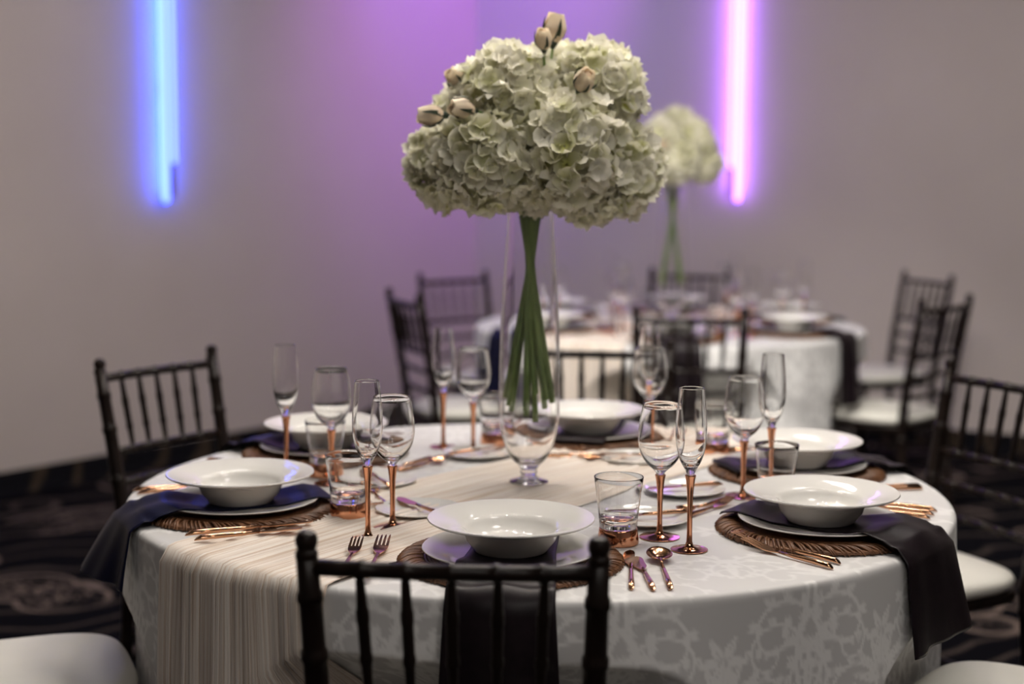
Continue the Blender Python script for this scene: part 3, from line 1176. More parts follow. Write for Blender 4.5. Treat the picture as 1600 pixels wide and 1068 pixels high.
def fork_head(L0, name, sc=1.0):
    mb = MB()
    # neck and palm
    def plate(xs, ws, zs, th=0.0016):
        n = len(xs)
        vs = []
        for x, w, z in zip(xs, ws, zs):
            vs += [(x, -w, z), (x, w, z), (x, w, z + th), (x, -w, z + th)]
        fs = []
        for i in range(n - 1):
            a, b = i * 4, (i + 1) * 4
            for k in range(4):
                fs.append((a + k, a + (k + 1) % 4, b + (k + 1) % 4, b + k))
        fs += [(3, 2, 1, 0), ((n - 1) * 4, (n - 1) * 4 + 1, (n - 1) * 4 + 2, (n - 1) * 4 + 3)]
        mb.add(vs, fs)
    xs = np.array([0, .008, .016, .024, .032, .040]) * sc + L0
    plate(xs, np.array([.0026, .0036, .0072, .0098, .0108, .0108]) * sc, [.003, .0028, .0030, .0036, .0046, .0060])
    for k in range(4):
        y = (k - 1.5) * 0.0060 * sc
        tx = np.array([.038, .050, .062, .074, .080]) * sc + L0
        tz = np.array([.0057, .0080, .0105, .0122, .0126])
        tw = np.array([.0021, .0019, .0017, .0012, .0006]) * sc
        n0 = len(mb.v)
        plate(tx, tw, tz)
        mb.v[n0:] = [(a, b + y, c) for a, b, c in mb.v[n0:]]
    return mb.mesh(name, M['cutlery'], auto=40)


def blade_mesh(L0, L1, w, name):
    mb = MB()
    n = 18
    vs = []
    for i in range(n):
        q = i / (n - 1)
        x = L0 + (L1 - L0) * q
        half = w * (0.35 + 0.65 * min(1, q * 4)) * math.sqrt(max(0.0, 1 - max(0, (q - 0.70) / 0.30) ** 2.2)) + 0.0003
        yo = w * 0.25 * math.sin(q * PI * .9)
        z = 0.0032
        vs += [(x, -half + yo, z), (x, half + yo, z - 0.0002), (x, half + yo, z + 0.0006), (x, -half + yo, z + 0.0016)]
    fs = []
    for i in range(n - 1):
        a, b = i * 4, (i + 1) * 4
        for k in range(4):
            fs.append((a + k, a + (k + 1) % 4, b + (k + 1) % 4, b + k))
    fs += [(3, 2, 1, 0), tuple((n - 1) * 4 + k for k in range(4))]
    mb.add(vs, fs)
    return mb.mesh(name, M['cutlery'], auto=50)


def spoon_bowl(L0, a, b, name):
    mb = MB()
    xc = L0 + 0.016 + a
    mb.tube([(L0, 0, 0.0046), (L0 + 0.008, 0, 0.0052), (L0 + 0.019, 0, 0.0068)], [0.0026, 0.0024, 0.0030], 8)
    rows, rows2 = [], []
    for q in np.linspace(0.02, 1, 9):
        rw, r2 = [], []
        for k in range(28):
            t = 2 * PI * k / 28
            egg = 1 - 0.10 * math.cos(t)
            x, y = xc + a * q * math.cos(t), b * q * egg * math.sin(t)
            z = 0.0012 + 0.0092 * q ** 2.2 + 0.002 * q * math.cos(t)
            rw.append((x, y, z))
            r2.append((x, y, z - 0.0011))
        rows.append(rw)
        rows2.append(r2)
    mb.grid(np.array(rows + rows2[::-1]), closed_v=True)
    mb.v = [(x, y, z + 0.0012) for x, y, z in mb.v]
    return mb.mesh(name, M['cutlery'])


H_LONG, H_MID, H_SHORT = handle_mesh(0.125, 'long_handle'), handle_mesh(0.105, 'handle'), handle_mesh(0.085, 'short_handle', 0.004)
FORK_H, FORK_S = fork_head(0.124, 'fork_head', 1.08), fork_head(0.104, 'small_fork_head', 0.95)
KNIFE_B, BUTTER_B, BUTTER_S = blade_mesh(0.123, 0.215, 0.0088, 'knife_blade'), blade_mesh(0.103, 0.178, 0.0095, 'spreader_blade'), blade_mesh(0.083, 0.155, 0.0085, 'butter_blade')
SPOON_B, SPOON_S = spoon_bowl(0.123, 0.031, 0.0205, 'spoon_bowl'), spoon_bowl(0.104, 0.024, 0.0160, 'dessert_spoon_bowl')

PROTO = {}


def make(kind, name, cat, parts, label, loc, rz, group):
    """first call builds the thing with its parts, later calls copy it"""
    if kind not in PROTO:
        t = thing(name, label, cat, loc, rz, group)
        for pn, me in parts:
            link(pn, me, t)
        PROTO[kind] = t
        return t
    return dup(PROTO[kind], loc, rz, label, group)


PROTO_MESH = {}


def single(name, cat, me, label, loc, rz, group):
    o = link(name, me, None, None, loc, rz)
    return tag(o, label, cat, group)


def cutlery(kind, p_end, p_dir_deg, z, label, group):
    spec = {'fork': ('dinner_fork', 'fork', (('handle', H_LONG), ('tines', FORK_H))),
            'small_fork': ('dessert_fork', 'fork', (('handle', H_MID), ('tines', FORK_S))),
            'knife': ('table_knife', 'knife', (('handle', H_LONG), ('blade', KNIFE_B))),
            'spreader': ('fish_knife', 'knife', (('handle', H_MID), ('blade', BUTTER_B))),
            'butter': ('butter_knife', 'knife', (('handle', H_SHORT), ('blade', BUTTER_S))),
            'spoon': ('soup_spoon', 'spoon', (('handle', H_LONG), ('bowl', SPOON_B))),
            'small_spoon': ('dessert_spoon', 'spoon', (('handle', H_MID), ('bowl', SPOON_S)))}[kind]
    return make(kind, spec[0], spec[1], spec[2], label, (p_end[0], p_end[1], z), math.radians(p_dir_deg), group)


# ------------------------------------------------------------------ napkins
def napkin(T, c_set, deg, z_end, w_top, w_end, mat, label, flare=0.0, side=0, skew=0.0, inner=0.150, seed=1, end_tilt=0.0, tagged=False, bend=0.0):
    c = T.c
    o = unit(deg)
    r_ = np.array([-o[1], o[0]])
    rs = np.random.default_rng(seed)
    ph = rs.uniform(0, 6, 6)
    rc = np.linalg.norm(c_set - c)
    zp = ZC + 0.009                       # plate sits here
    # (radius from table centre, height above cloth) along the path on the table
    path = [(rc - inner - .006, 0.020), (rc - inner, 0.0285), (rc - 0.125, 0.0270), (rc - 0.09, 0.0185), (rc - 0.05, 0.0160), (rc, 0.0160), (rc + 0.05, 0.0160), (rc + 0.088, 0.0180), (rc + 0.125, 0.0265), (rc + 0.140, 0.0285),
            (rc + 0.156, 0.0240), (rc + 0.176, 0.0180), (rc + 0.188, 0.0150)]
    path = [p for p in path if p[0] < RT - 0.012]
    path += [(RT - 0.004, 0.0120)]
    arr = np.array(path)
    seg = np.r_[0, np.cumsum(np.hypot(np.diff(arr[:, 0]), np.diff(arr[:, 1])))]
    s_top = np.linspace(0, seg[-1], 64)
    n = 27
    ws = np.linspace(-1, 1, n)
    rows = []
    Ltop = seg[-1]
    Lh = ZC - z_end
    total = Ltop + Lh

    def width(s):
        t = np.clip((s - Ltop * 0.45) / (total - Ltop * 0.45), 0, 1)
        return w_top + (w_end - w_top) * t ** 0.9

    for s in s_top:
        r0 = np.interp(s, seg, arr[:, 0])
        z0 = np.interp(s, seg, arr[:, 1])
        w = width(s) / 2
        q = max(0, (s - Ltop * 0.55) / (Ltop * 0.45))
        # on the plate only the middle bed is flat: the sides follow the plate rim
        lat = ws * w + skew * q * q
        dist = np.hypot(r0 - rc, lat)
        rimz = np.interp(dist, [0, 0.088, 0.125, 0.140, 0.158, 0.176, 0.188], [0.016, 0.018, 0.0262, 0.0282, 0.024, 0.0195, 0.0125])
        z = ZC + rimz + 0.0022 * (np.sin(ws * 5 + ph[0]) + 1) * (0.25 + q)
        if r0 < rc - inner:
            z = z * 0 + ZC + z0
        p = c[None, :] + o[None, :] * r0 + r_[None, :] * lat[:, None]
        # never below the round table edge
        rad = np.hypot(p[:, 0] - c[0], p[:, 1] - c[1])
        over = np.clip(rad - (RT - 0.004), 0, None)
        z = z - over * 0.9
        rows.append(np.c_[p, z])
    lat_edge = ws * width(Ltop) / 2 + skew
    base_rad = np.hypot(RT - 0.004, lat_edge)
    for k, t in enumerate(np.linspace(0.0, 1, 36)[1:]):
        s = Ltop + Lh * t
        w = width(s) / 2
        lat = ws * w + skew + bend * t
        ang = math.radians(deg) + lat / (RT + 0.01)
        ze = z_end + end_tilt * ws
        zt = ZC + 0.010 - (base_rad - (RT - 0.004)) * 0.9
        z = zt + (ze - zt) * t
        z = np.minimum(z, ZC + 0.010 - 0.010 * min(1, t * 10))
        fold = 0.010 * t ** 0.7 * (np.sin(ws * 4.2 + ph[1]) + 0.5 * np.sin(ws * 8.5 + ph[2] + t) + 1.2)
        rad = np.maximum(T.radius(ang, np.minimum(z, ZC - 0.005)), RT + 0.004 + 0.010 * t) + 0.008 * min(1, t * 12) + fold * (0.6 if side else 1.0) + flare * t ** 0.8 * (1 + side * ws)
        rows.append(np.c_[c[0] + rad * np.cos(ang), c[1] + rad * np.sin(ang), z])
    me = MB().grid(rows).mesh('napkin', mat)
    ob = link('napkin', me)
    md = ob.modifiers.new('thick', 'SOLIDIFY')
    md.thickness = 0.0016
    md.offset = 1.0
    tag(ob, label, 'napkin', 'satin napkins')
    if tagged:
        p = c + o * (rc - 0.128) + r_ * 0.030
        tb = MB().box((-.008, -.006, 0), (.008, .006, .0012))
        link('care_tag', tb.mesh('care_tag', M['tag'], smooth=False), ob, loc=(p[0], p[1], ZC + 0.0325), rotz=math.radians(deg + 40))
    return ob


# ------------------------------------------------------------------ place settings
def setting(T, c_set, deg, phrase, glasses, group_sfx, full=True, bread=None, nap=None, items=True, butter_deg=None):
    c = T.c
    o = unit(deg)
    r_ = np.array([-o[1], o[0]])
    c_set = np.array(c_set)
    z = ZC + 0.0008
    G = lambda s: s + ' ' + group_sfx
    ch = make('charger', 'charger_plate', 'charger', (('woven_core', CH_CORE), ('braided_rim', CH_RIM), ('coil', CH_COIL)),
              'brown woven rattan charger ' + phrase, (c_set[0], c_set[1], z), math.radians(deg * 1.7), G('rattan chargers'))
    zt = z + 0.0105
    single('dinner_plate', 'plate', PLATE, 'white flat dinner plate under the bowl ' + phrase, (c_set[0], c_set[1], zt), 0, G('dinner plates'))
    single('soup_bowl', 'bowl', BOWL, 'white wide-rimmed soup bowl ' + phrase, (c_set[0], c_set[1], zt + 0.0086), 0, G('soup bowls'))
    napkin(T, c_set, deg, **nap)
    for kind, (x, y) in glasses.items():
        rz = random.uniform(0, 6)
        if kind == 'flute':
            make('flute', 'champagne_flute', 'flute', (('bowl', FL_BOWL), ('stem', FL_STEM), ('foot', FL_FOOT)), 'tall champagne flute with copper stem ' + phrase, (x, y, z), rz, G('champagne flutes'))
        elif kind == 'wine':
            make('wine', 'wine_glass', 'wine glass', (('bowl', WN_BOWL), ('stem', WN_STEM), ('foot', WN_FOOT)), 'round wine glass with copper stem ' + phrase, (x, y, z), rz, G('wine glasses'))
        else:
            make('tumbler', 'tumbler', 'tumbler', (('glass_body', TB_BODY), ('copper_base', TB_BASE)), 'glass tumbler on a copper base ' + phrase, (x, y, z), rz, G('tumblers'))
    if bread is not None:
        single('bread_plate', 'plate', BREAD, 'small white bread plate ' + phrase, (bread[0], bread[1], z), 0, G('bread plates'))
        bd = (deg + 90 if butter_deg is None else butter_deg)
        u = unit(bd)
        cutlery('butter', np.array(bread) - u * 0.078, bd, z + 0.0105, 'butter knife lying on the bread plate ' + phrase, G('butter knives'))
    return c_set, o, r_, z, G


def cut_set(c_set, deg, phrase, G, z, forks=None, knives=None, dessert=True):
    """forks / knives: list of (kind, right offset, out offset of handle end, direction tweak)"""
    o = unit(deg)
    r_ = np.array([-o[1], o[0]])
    inward = deg + 180
    words = {'fork': 'copper dinner fork, inner of two ', 'small_fork': 'copper salad fork, outer of two ',
             'knife': 'copper table knife nearest the plate ', 'spreader': 'broad short copper knife between knife and spoon ', 'spoon': 'copper soup spoon right of the knives '}
    for kind, ro, oo, tw in (forks or []) + (knives or []):
        e = c_set + r_ * ro + o * oo
        cutlery(kind, e, inward + tw, z + 0.001, words[kind] + phrase, G({'fork': 'forks', 'small_fork': 'forks'}.get(kind, 'knives and spoons')))
    if dessert:
        e = c_set - o * 0.222 - r_ * 0.085
        cutlery('small_fork', e, deg + 90 + 2, z + 0.001, 'dessert fork above the plate ' + phrase, G('dessert cutlery'))
        e = c_set - o * 0.252 + r_ * 0.085
        cutlery('small_spoon', e, deg - 90 - 3, z + 0.001, 'dessert spoon laid across above the plate ' + phrase, G('dessert cutlery'))


PH = ['at the nearest place behind the front chair', 'at the left front place by the navy napkin', 'at the left rear place',
      'at the rear place right of the vase', 'at the right rear place', 'at the right front place']

RF = [('fork', -0.215, 0.15, 3), ('small_fork', -0.250, 0.155, -4)]
RK = [('knife', 0.196, 0.16, 0), ('spreader', 0.222, 0.165, 2), ('spoon', 0.248, 0.158, 0)]

# nearest place
s = setting(T1, (0.000, 2.300), -95, PH[0], {'wine': (0.248, 2.461), 'flute': (0.288, 2.378), 'tumbler': (0.176, 2.420)}, 'on the near table',
            bread=(-0.165, 2.632), butter_deg=122,
            nap=dict(z_end=0.50, w_top=0.135, w_end=0.185, mat=M['satin'], label='dark brown napkin hanging behind the spindles of the front chair', seed=2, skew=0.0))
cut_set(s[0], -90, PH[0], s[4], s[3],
        forks=[], knives=[], dessert=True)
for kind, e, d_, lab, g in (('knife', (0.176, 2.140), 86, 'copper table knife, leftmost of three pieces right of the front chair', 'knives and spoons on the near table'),
                            ('spreader', (0.207, 2.136), 93, 'short broad copper knife between knife and spoon right of the front chair', 'knives and spoons on the near table'),
                            ('spoon', (0.233, 2.142), 90, 'copper soup spoon beside the feet of the two front glasses', 'knives and spoons on the near table'),
                            ('small_fork', (-0.252, 2.190), 88, 'shorter copper fork, left of two on the runner behind the front chair', 'forks on the near table'),
                            ('fork', (-0.212, 2.172), 88, 'longer copper fork, right of two on the runner behind the front chair', 'forks on the near table')):
    cutlery(kind, e, d_, ZC + (0.0085 if 'runner' in lab else 0.0018), lab, g)

# left front
s = setting(T1, (-0.484, 2.645), -158, PH[1], {'flute': (-0.237, 2.441), 'wine': (-0.203, 2.527), 'tumbler': (-0.287, 2.605)}, 'on the near table',
            bread=(-0.262, 2.880), butter_deg=112,
            nap=dict(z_end=0.665, w_top=0.120, w_end=0.185, mat=M['navy'], label='navy satin napkin drooping over the left edge of the near table', seed=4, end_tilt=0.0, flare=0.030, side=-1, bend=0.0))
cut_set(s[0], -158, PH[1], s[4], s[3], forks=[('fork', -0.200, 0.15, 0), ('small_fork', -0.228, 0.155, 0)], knives=[])
for kind, e, d_, lab in (('knife', (-0.532, 2.424), 25, 'copper table knife on the runner below the navy napkin charger'),
                         ('spreader', (-0.510, 2.392), 25, 'copper fish knife on the runner edge, nearest the front left table rim')):
    cutlery(kind, e, d_, ZC + 0.0085, lab, 'knives and spoons on the near table')

# left rear
s = setting(T1, (-0.400, 3.190), 146, PH[2], {'flute': (-0.447, 2.945), 'wine': (-0.350, 2.885), 'tumbler': (-0.372, 2.965)}, 'on the near table',
            bread=(-0.072, 3.180), butter_deg=40,
            nap=dict(z_end=0.62, w_top=0.125, w_end=0.16, mat=M['satin'], label='dark napkin under the bowl at the left rear place', seed=6))
cut_set(s[0], 146, PH[2], s[4], s[3], forks=[('fork', -0.205, 0.15, 0), ('small_fork', -0.232, 0.155, 0)],
        knives=[('knife', 0.200, 0.15, 0)])

# rear
s = setting(T1, (0.174, 3.397), 77, PH[3], {'flute': (-0.151, 3.285), 'wine': (-0.084, 3.245), 'tumbler': (-0.036, 3.330)}, 'on the near table',
            bread=(0.262, 3.135), butter_deg=170,
            nap=dict(z_end=0.60, w_top=0.125, w_end=0.16, mat=M['satin'], label='dark napkin under the bowl right of the tall vase', seed=8))
cut_set(s[0], 77, PH[3], s[4], s[3], forks=[('fork', -0.196, 0.15, 0)], knives=[('knife', 0.195, 0.15, 0), ('spoon', 0.225, 0.15, 0)], dessert=True)

# right rear
s = setting(T1, (0.580, 3.013), 17, PH[4], {'wine': (0.304, 3.280), 'flute': (0.310, 3.372), 'tumbler': (0.441, 3.225)}, 'on the near table',
            bread=(0.330, 2.815), butter_deg=200,
            nap=dict(z_end=0.63, w_top=0.125, w_end=0.16, mat=M['satin'], label='dark napkin under the bowl at the right rear place', seed=10))
cut_set(s[0], 17, PH[4], s[4], s[3], forks=[('fork', -0.196, 0.165, -6), ('small_fork', -0.214, 0.155, -6)], knives=[('knife', 0.198, 0.15, 0), ('spoon', 0.226, 0.15, 0)], dessert=False)

# right front
s = setting(T1, (0.527, 2.513), -36, PH[5], {'wine': (0.437, 2.787), 'flute': (0.497, 2.838), 'tumbler': (0.487, 2.722)}, 'on the near table',
            bread=(0.236, 2.572), butter_deg=-160,
            nap=dict(z_end=0.612, w_top=0.135, w_end=0.235, mat=M['satin'], label='purple-black satin napkin hanging over the right front table edge', seed=12, skew=0.0, end_tilt=0.004, tagged=True, bend=0.020, flare=0.010, side=1))
for kind, e, d_, lab, g in (('fork', (0.510, 2.292), 131, 'copper dinner fork in front of the right front charger, upper of two', 'forks on the near table'),
                            ('small_fork', (0.492, 2.262), 128, 'copper fork nearest the table rim before the right front charger', 'forks on the near table'),
                            ('knife', (0.764, 2.662), 147, 'copper knife handle beside the draped dark napkin, farthest of three', 'knives and spoons on the near table'),
                            ('spreader', (0.750, 2.631), 147, 'middle of three copper handles beside the draped dark napkin', 'knives and spoons on the near table'),
                            ('spoon', (0.735, 2.602), 147, 'nearest of three copper handles beside the draped dark napkin', 'knives and spoons on the near table'),
                            ('small_fork', (0.300, 2.588), 52, 'copper dessert fork pointing at the right front bowl from the table middle', 'dessert cutlery on the near table'),
                            ('small_spoon', (0.405, 2.750), 230, 'copper dessert spoon beside the dessert fork at the right front place', 'dessert cutlery on the near table')):
    cutlery(kind, e, d_, ZC + 0.0018, lab, g)

# far table
FPH = ['at the front of the far table', 'at the left front of the far table', 'at the right front of the far table',
       'at the back right of far table', 'at the back of the far table', 'at the back left of far table']
for deg, ph, mt, ze, lab in ((-93, FPH[0], M['satin'], 0.50, 'dark napkin hanging behind the spindles of the far front chair'),
                             (-150, FPH[1], M['navy'], 0.52, 'navy napkin hanging at the left side of the far table beside the vase'),
                             (-37, FPH[2], M['satin'], 0.52, 'black napkin hanging over the right front of the far tablecloth'),
                             (20, FPH[3], M['satin'], 0.62, 'dark napkin at the back right of the far table'),
                             (80, FPH[4], M['satin'], 0.62, 'dark napkin at the back of the far table'),
                             (142, FPH[5], M['satin'], 0.62, 'dark napkin at the back left of the far table')):
    o = unit(deg)
    r_ = np.array([-o[1], o[0]])
    cs = C2 + o * 0.555
    gl = {'wine': cs + r_ * 0.235 - o * 0.17, 'flute': cs + r_ * 0.285 - o * 0.10, 'tumbler': cs + r_ * 0.165 - o * 0.135}
    setting(T2, cs, deg, ph, gl, 'on the far table', bread=cs - r_ * 0.14 - o * 0.29,
            nap=dict(z_end=ze, w_top=0.13, w_end=0.18, mat=mt, label=lab, seed=int(deg) + 300))


# ------------------------------------------------------------------ centrepieces: vase, hydrangeas, rosebuds
def vase(c, label):
    outer = [(0, 0.004), (0.020, 0.002), (0.034, 0.0), (0.0375, 0.001), (0.0365, 0.003), (0.022, 0.007), (0.0145, 0.013), (0.0170, 0.020), (0.0160, 0.026), (0.0215, 0.034),
             (0.0360, 0.050), (0.0500, 0.080), (0.0570, 0.115), (0.0590, 0.150), (0.0585, 0.220), (0.0565, 0.300), (0.0520, 0.390), (0.0465, 0.470), (0.0440, 0.530), (0.0445, 0.575)]
    inner = [(0.0436, 0.575), (0.0420, 0.530), (0.0445, 0.470), (0.0498, 0.390), (0.0543, 0.300), (0.0562, 0.220), (0.0566, 0.150), (0.0546, 0.116), (0.0470, 0.083), (0.0330, 0.056), (0.0160, 0.043), (0, 0.040)]
    me = MB().lathe(smooth_prof(outer) + [(0.0441, 0.5758)] + smooth_prof(inner), 64).mesh('vase', M['glass'])
    o = link('vase', me, None, None, (c[0], c[1], ZC + 0.0075))
    return tag(o, label, 'vase', 'tall glass vases')


def hydrangea_head(seed, R_=0.072, nfl=150, squash=0.88):
    """dense ball of four-petalled florets with green-tinged centres"""
    r = np.random.default_rng(seed)
    mb = MB()
    for i in range(nfl):
        # Fibonacci points, jittered, leaving the underside open for the stem
        t = (i + 0.5) / nfl
        zc = 1 - 1.86 * t
        ph = i * 2.39996 + r.normal(0, .12)
        rr = math.sqrt(max(0, 1 - zc * zc))
        n = Vector((rr * math.cos(ph), rr * math.sin(ph), zc))
        pos = Vector((n.x, n.y, n.z * squash)) * (R_ * r.uniform(0.82, 1.12))
        nn = (n + Vector(r.normal(0, 0.38, 3))).normalized()
        x = nn.orthogonal().normalized()
        y = nn.cross(x)
        rot = r.uniform(0, PI)
        green = max(0.0, min(1.0, r.normal(0.32, 0.30)))
        size = r.uniform(0.0160, 0.0225)
        cup = r.uniform(0.15, 0.75)
        for k in range(4):
            a = rot + k * PI / 2 + r.normal(0, .12)
            d = x * math.cos(a) + y * math.sin(a)
            e = nn.cross(d)
            fl = r.uniform(-.25, .35)
            vs, col = [], []
            for iu, u in enumerate((0.08, 0.40, 0.74, 1.0)):
                wid = (0.16, 0.58, 0.66, 0.36)[iu] * size
                for iv, v in enumerate((-1, 0, 1)):
                    h = size * (cup * u * u * 0.9 - 0.20 * (1 - v * v) * (u > .2) + fl * u * v * 0.45 + 0.20 * math.sin(6 * u + 4 * v + a * 3) * u)
                    p = pos + d * (u * size * (1.0 if v == 0 or iu < 3 else 0.93)) + e * (v * wid) + nn * h
                    vs.append(p)
                    g = green * max(0, 1 - u * 0.95) + 0.16 * green
                    c0, c1 = np.array([0.90, 0.88, 0.78]), np.array([0.52, 0.54, 0.15])
                    cc = c0 * (1 - g) + c1 * g
                    col.append((*cc, 1))
            fs = [(a_ * 3 + b_, a_ * 3 + b_ + 1, (a_ + 1) * 3 + b_ + 1, (a_ + 1) * 3 + b_) for a_ in range(3) for b_ in range(2)]
            mb.add(vs, fs, col)
    return mb.mesh('hydrangea_head', M['petal'], col_attr='tint')


HEADS = [hydrangea_head(20 + k) for k in range(4)]
CORE = MB().lathe([(0, -0.050), (0.030, -0.044), (0.050, -0.022), (0.054, 0.0), (0.048, 0.024), (0.028, 0.044), (0, 0.050)], 18).mesh('flower_core', M['core'])


def rosebud_meshes():
    r = np.random.default_rng(5)
    mb = MB()
    L_ = 0.050
    for k in range(6):
        a0 = k * 2.2
        wrap = 2.4 if k < 4 else 1.9
        off = 0.0008 * k
        rows, n, m = [], 9, 9
        vs, col = [], []
        for i in range(n):
            u = i / (n - 1)
            prof = np.interp(u, [0, .2, .5, .8, 1], [0.005, 0.0150, 0.0180, 0.0130, 0.0060 + 0.0010 * k])
            for j in range(m):
                v = j / (m - 1)
                a = a0 + (v - .5) * wrap
                edge = 1 - 0.10 * abs(2 * v - 1) ** 2
                rad = prof + off * u + 0.002 * v
                z = u * L_ * edge * (1 - 0.03 * (5 - k) * 0 + 0.02 * math.sin(k * 2))
                vs.append((rad * math.cos(a), rad * math.sin(a), z))
                c0, c1 = np.array([0.86, 0.70, 0.56]), np.array([0.90, 0.80, 0.62])
                col.append((*(c0 * (1 - u) + c1 * u), 1))
        fs = [(i * m + j, i * m + j + 1, (i + 1) * m + j + 1, (i + 1) * m + j) for i in range(n - 1) for j in range(m - 1)]
        mb.add(vs, fs, col)
    # inner plug
    n0 = mb.n
    mb.lathe([(0, 0.0), (0.012, 0.012), (0.013, 0.030), (0.008, 0.043), (0, 0.046)], 12)
    mb.c += [(0.72, 0.55, 0.38, 1)] * (mb.n - n0)
    bud = mb.mesh('rose_petals', M['rose'], col_attr='tint')
    sp = MB()
    sp.lathe([(0, -0.012), (0.003, -0.010), (0.006, -0.004), (0.0095, 0.003), (0.006, 0.004), (0, 0.004)], 12)
    for k in range(5):
        a = k * 2 * PI / 5
        vs = []
        for u in np.linspace(0, 1, 6):
            rad = np.interp(u, [0, .3, .6, 1], [0.008, 0.0200, 0.0250, 0.0235])
            w = 0.0052 * (1 - u) ** 0.7 + 0.0003
            z = 0.002 + u * 0.040
            d = np.array([math.cos(a), math.sin(a)])
            e = np.array([-d[1], d[0]])
            for v in (-1, 1):
                vs.append((*(d * rad + e * v * w), z))
        sp.add(vs, [(i * 2, i * 2 + 1, i * 2 + 3, i * 2 + 2) for i in range(5)])
    return bud, sp.mesh('sepals', M['sepal'])


BUD, SEPAL = rosebud_meshes()


def stem_curve(c, head, k, nst, z_lo):
    """straight stem through the vase neck, then bending out to its flower head"""
    deg, rad = ((178, .046), (150, .040), (205, .043), (15, .047), (-18, .046), (48, .046), (-45, .044), (70, .040), (-72, .038), (0, .030), (-100, .040), (100, .030))[k]
    b = math.radians(deg)
    pb = np.array([c[0] + rad * math.cos(b), c[1] + rad * math.sin(b), z_lo])
    pt = np.array([c[0] - 0.55 * rad * math.cos(b + 0.25), c[1] - 0.55 * rad * math.sin(b + 0.25), ZC + 0.575])
    hd = np.array(head)
    d = (pt - pb) / np.linalg.norm(pt - pb)
    ctrl = pt + d * 0.06
    pts = [pb + (pt - pb) * t for t in np.linspace(0, 1, 8)]
    for t in np.linspace(0, 1, 7)[1:]:
        pts.append((1 - t) ** 2 * pt + 2 * t * (1 - t) * ctrl + t * t * hd)
    return pts


def hydrangea(c, k, nst, head, label, scale, group, z_lo, dirv):
    h = Vector(head)
    root = thing('hydrangea', label, 'flower', h, 0.0, group)
    root_rot = Vector((0, 0, 1)).rotation_difference(Vector(dirv).normalized())
    hd = link('flower_head', HEADS[k % 4], root)
    hd.rotation_mode = 'QUATERNION'
    hd.rotation_quaternion = root_rot
    hd.scale = (scale,) * 3
    tag(hd, kind='stuff')
    co = link('flower_core', CORE, root)
    co.rotation_mode = 'QUATERNION'
    co.rotation_quaternion = root_rot
    co.scale = (scale,) * 3
    pts = [Vector(p) - h for p in stem_curve(c, head, k, nst, z_lo)]
    link('stem', MB().tube(pts, 0.0056, 8).mesh('flower_stem', M['stem']), root)


def rosebud(c, k, nst, pos, dirv, label, group, scale=1.0, inner=None):
    p = Vector(pos)
    root = thing('rosebud', label, 'flower', p, 0.0, group)
    q = Vector((0, 0, 1)).rotation_difference(Vector(dirv).normalized())
    bl = link('petals', BUD, root)
    se = link('sepals', SEPAL, root)
    for o in (bl, se):
        o.rotation_mode = 'QUATERNION'
        o.rotation_quaternion = q
        o.scale = (scale,) * 3
    d = Vector(dirv).normalized()
    inn = Vector(inner) if inner else Vector((c[0], c[1], ZC + 0.62))
    pts = [Vector((0, 0, 0)) - d * 0.006, -d * 0.05, inn - p]
    link('stem', MB().tube(pts, 0.0028, 6).mesh('rose_stem', M['stem']), root)


def bouquet(c, heads, buds, where, group, z_lo_fn):
    n = len(heads)
    for k, (dx, dy, z, sc, word) in enumerate(heads):
        pos = (c[0] + dx, c[1] + dy, z)
        dirv = (dx * 1.3, dy * 1.3, (z - (ZC + 0.64)) * 1.2 + 0.03)
        hydrangea(c, k, n, pos, f'white hydrangea head {word} of the {where}', sc, group, z_lo_fn(k), dirv)
    for k, (dx, dy, z, dv, word, sc) in enumerate(buds):
        rosebud(c, k, 5, (c[0] + dx, c[1] + dy, z), dv, f'{word} of the {where}', group.replace('hydrangeas', 'rosebuds'), sc)


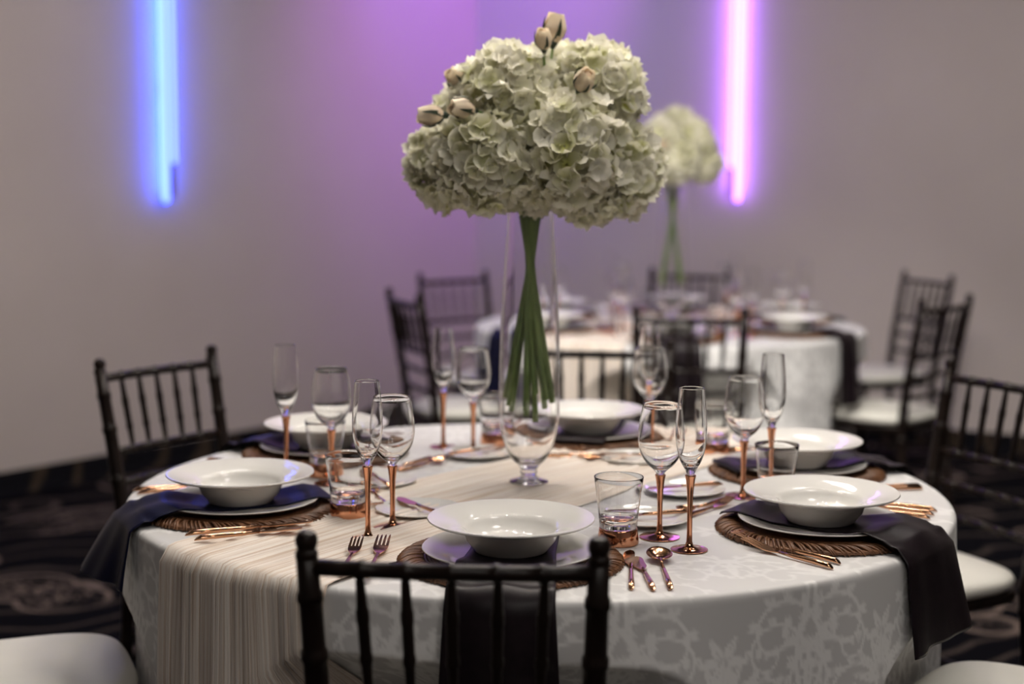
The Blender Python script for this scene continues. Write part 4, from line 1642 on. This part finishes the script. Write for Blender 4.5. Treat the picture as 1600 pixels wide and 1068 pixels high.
V1 = (0.034, 2.877)
V2 = (0.640, 6.04)
vase(V1, 'tall clear glass vase of green stems on the near table runner')
vase(V2, 'tall glass vase holding the blurred bouquet on the far table')
heads1 = [
    (-0.050, -0.040, 1.520, 1.20, 'at the top left'),
    (0.130, 0.000, 1.530, 1.12, 'at the top right'),
    (-0.165, 0.010, 1.385, 1.00, 'at the far left'),
    (-0.085, -0.105, 1.395, 1.15, 'at the front left'),
    (0.075, -0.110, 1.410, 1.28, 'at the front right'),
    (0.170, -0.010, 1.375, 1.10, 'at the lower right'),
    (0.050, 0.080, 1.545, 1.05, 'at the top back'),
    (0.000, -0.060, 1.370, 0.95, 'low at the centre'),
    (-0.120, 0.070, 1.465, 1.05, 'at the back left'),
    (0.090, 0.110, 1.400, 1.05, 'at the back right'),
    (-0.040, 0.120, 1.380, 1.00, 'at the back'),
    (0.115, -0.060, 1.340, 0.85, 'underneath at the right'),
]
buds1 = [
    (-0.160, -0.095, 1.473, (-0.95, -0.1, 0.02), 'cream rosebud sticking out at the left', 1.0),
    (-0.105, -0.135, 1.480, (-0.9, -0.5, 0.15), 'peach rosebud second from the left', 0.95),
    (0.040, -0.030, 1.610, (0.12, -0.1, 1.0), 'cream rosebud standing up at the top', 1.1),
    (0.022, -0.070, 1.595, (-0.05, -0.5, 0.9), 'small peach rosebud just below the top bud', 0.8),
    (0.085, -0.125, 1.520, (0.35, -0.7, 0.6), 'peach rosebud nestled right of centre', 0.95),
    (-0.125, -0.020, 1.530, (-0.6, -0.4, 0.6), 'pale peach rosebud at the upper left', 0.9),
]
zl = np.random.default_rng(9).uniform(0.895, 0.945, 12)
bouquet(V1, heads1, buds1, 'near tall bouquet', 'hydrangeas in the near bouquet', lambda k: zl[k])
heads2 = [
    (-0.050, -0.050, 1.520, 1.05, 'at the top left'),
    (0.075, -0.030, 1.510, 1.05, 'at the top right'),
    (-0.110, 0.000, 1.410, 1.05, 'at the left'),
    (0.000, -0.100, 1.420, 1.05, 'at the front'),
    (0.120, 0.000, 1.420, 1.05, 'at the right'),
    (0.040, 0.090, 1.440, 1.05, 'at the back'),
    (0.010, 0.000, 1.560, 1.00, 'at the very top'),
]
buds2 = [(-0.050, -0.125, 1.475, (-0.3, -0.9, 0.2), 'peach rosebud on the front', 1.0)]
bouquet(V2, heads2, buds2, 'far blurred bouquet', 'hydrangeas in the far bouquet', lambda k: zl[k])
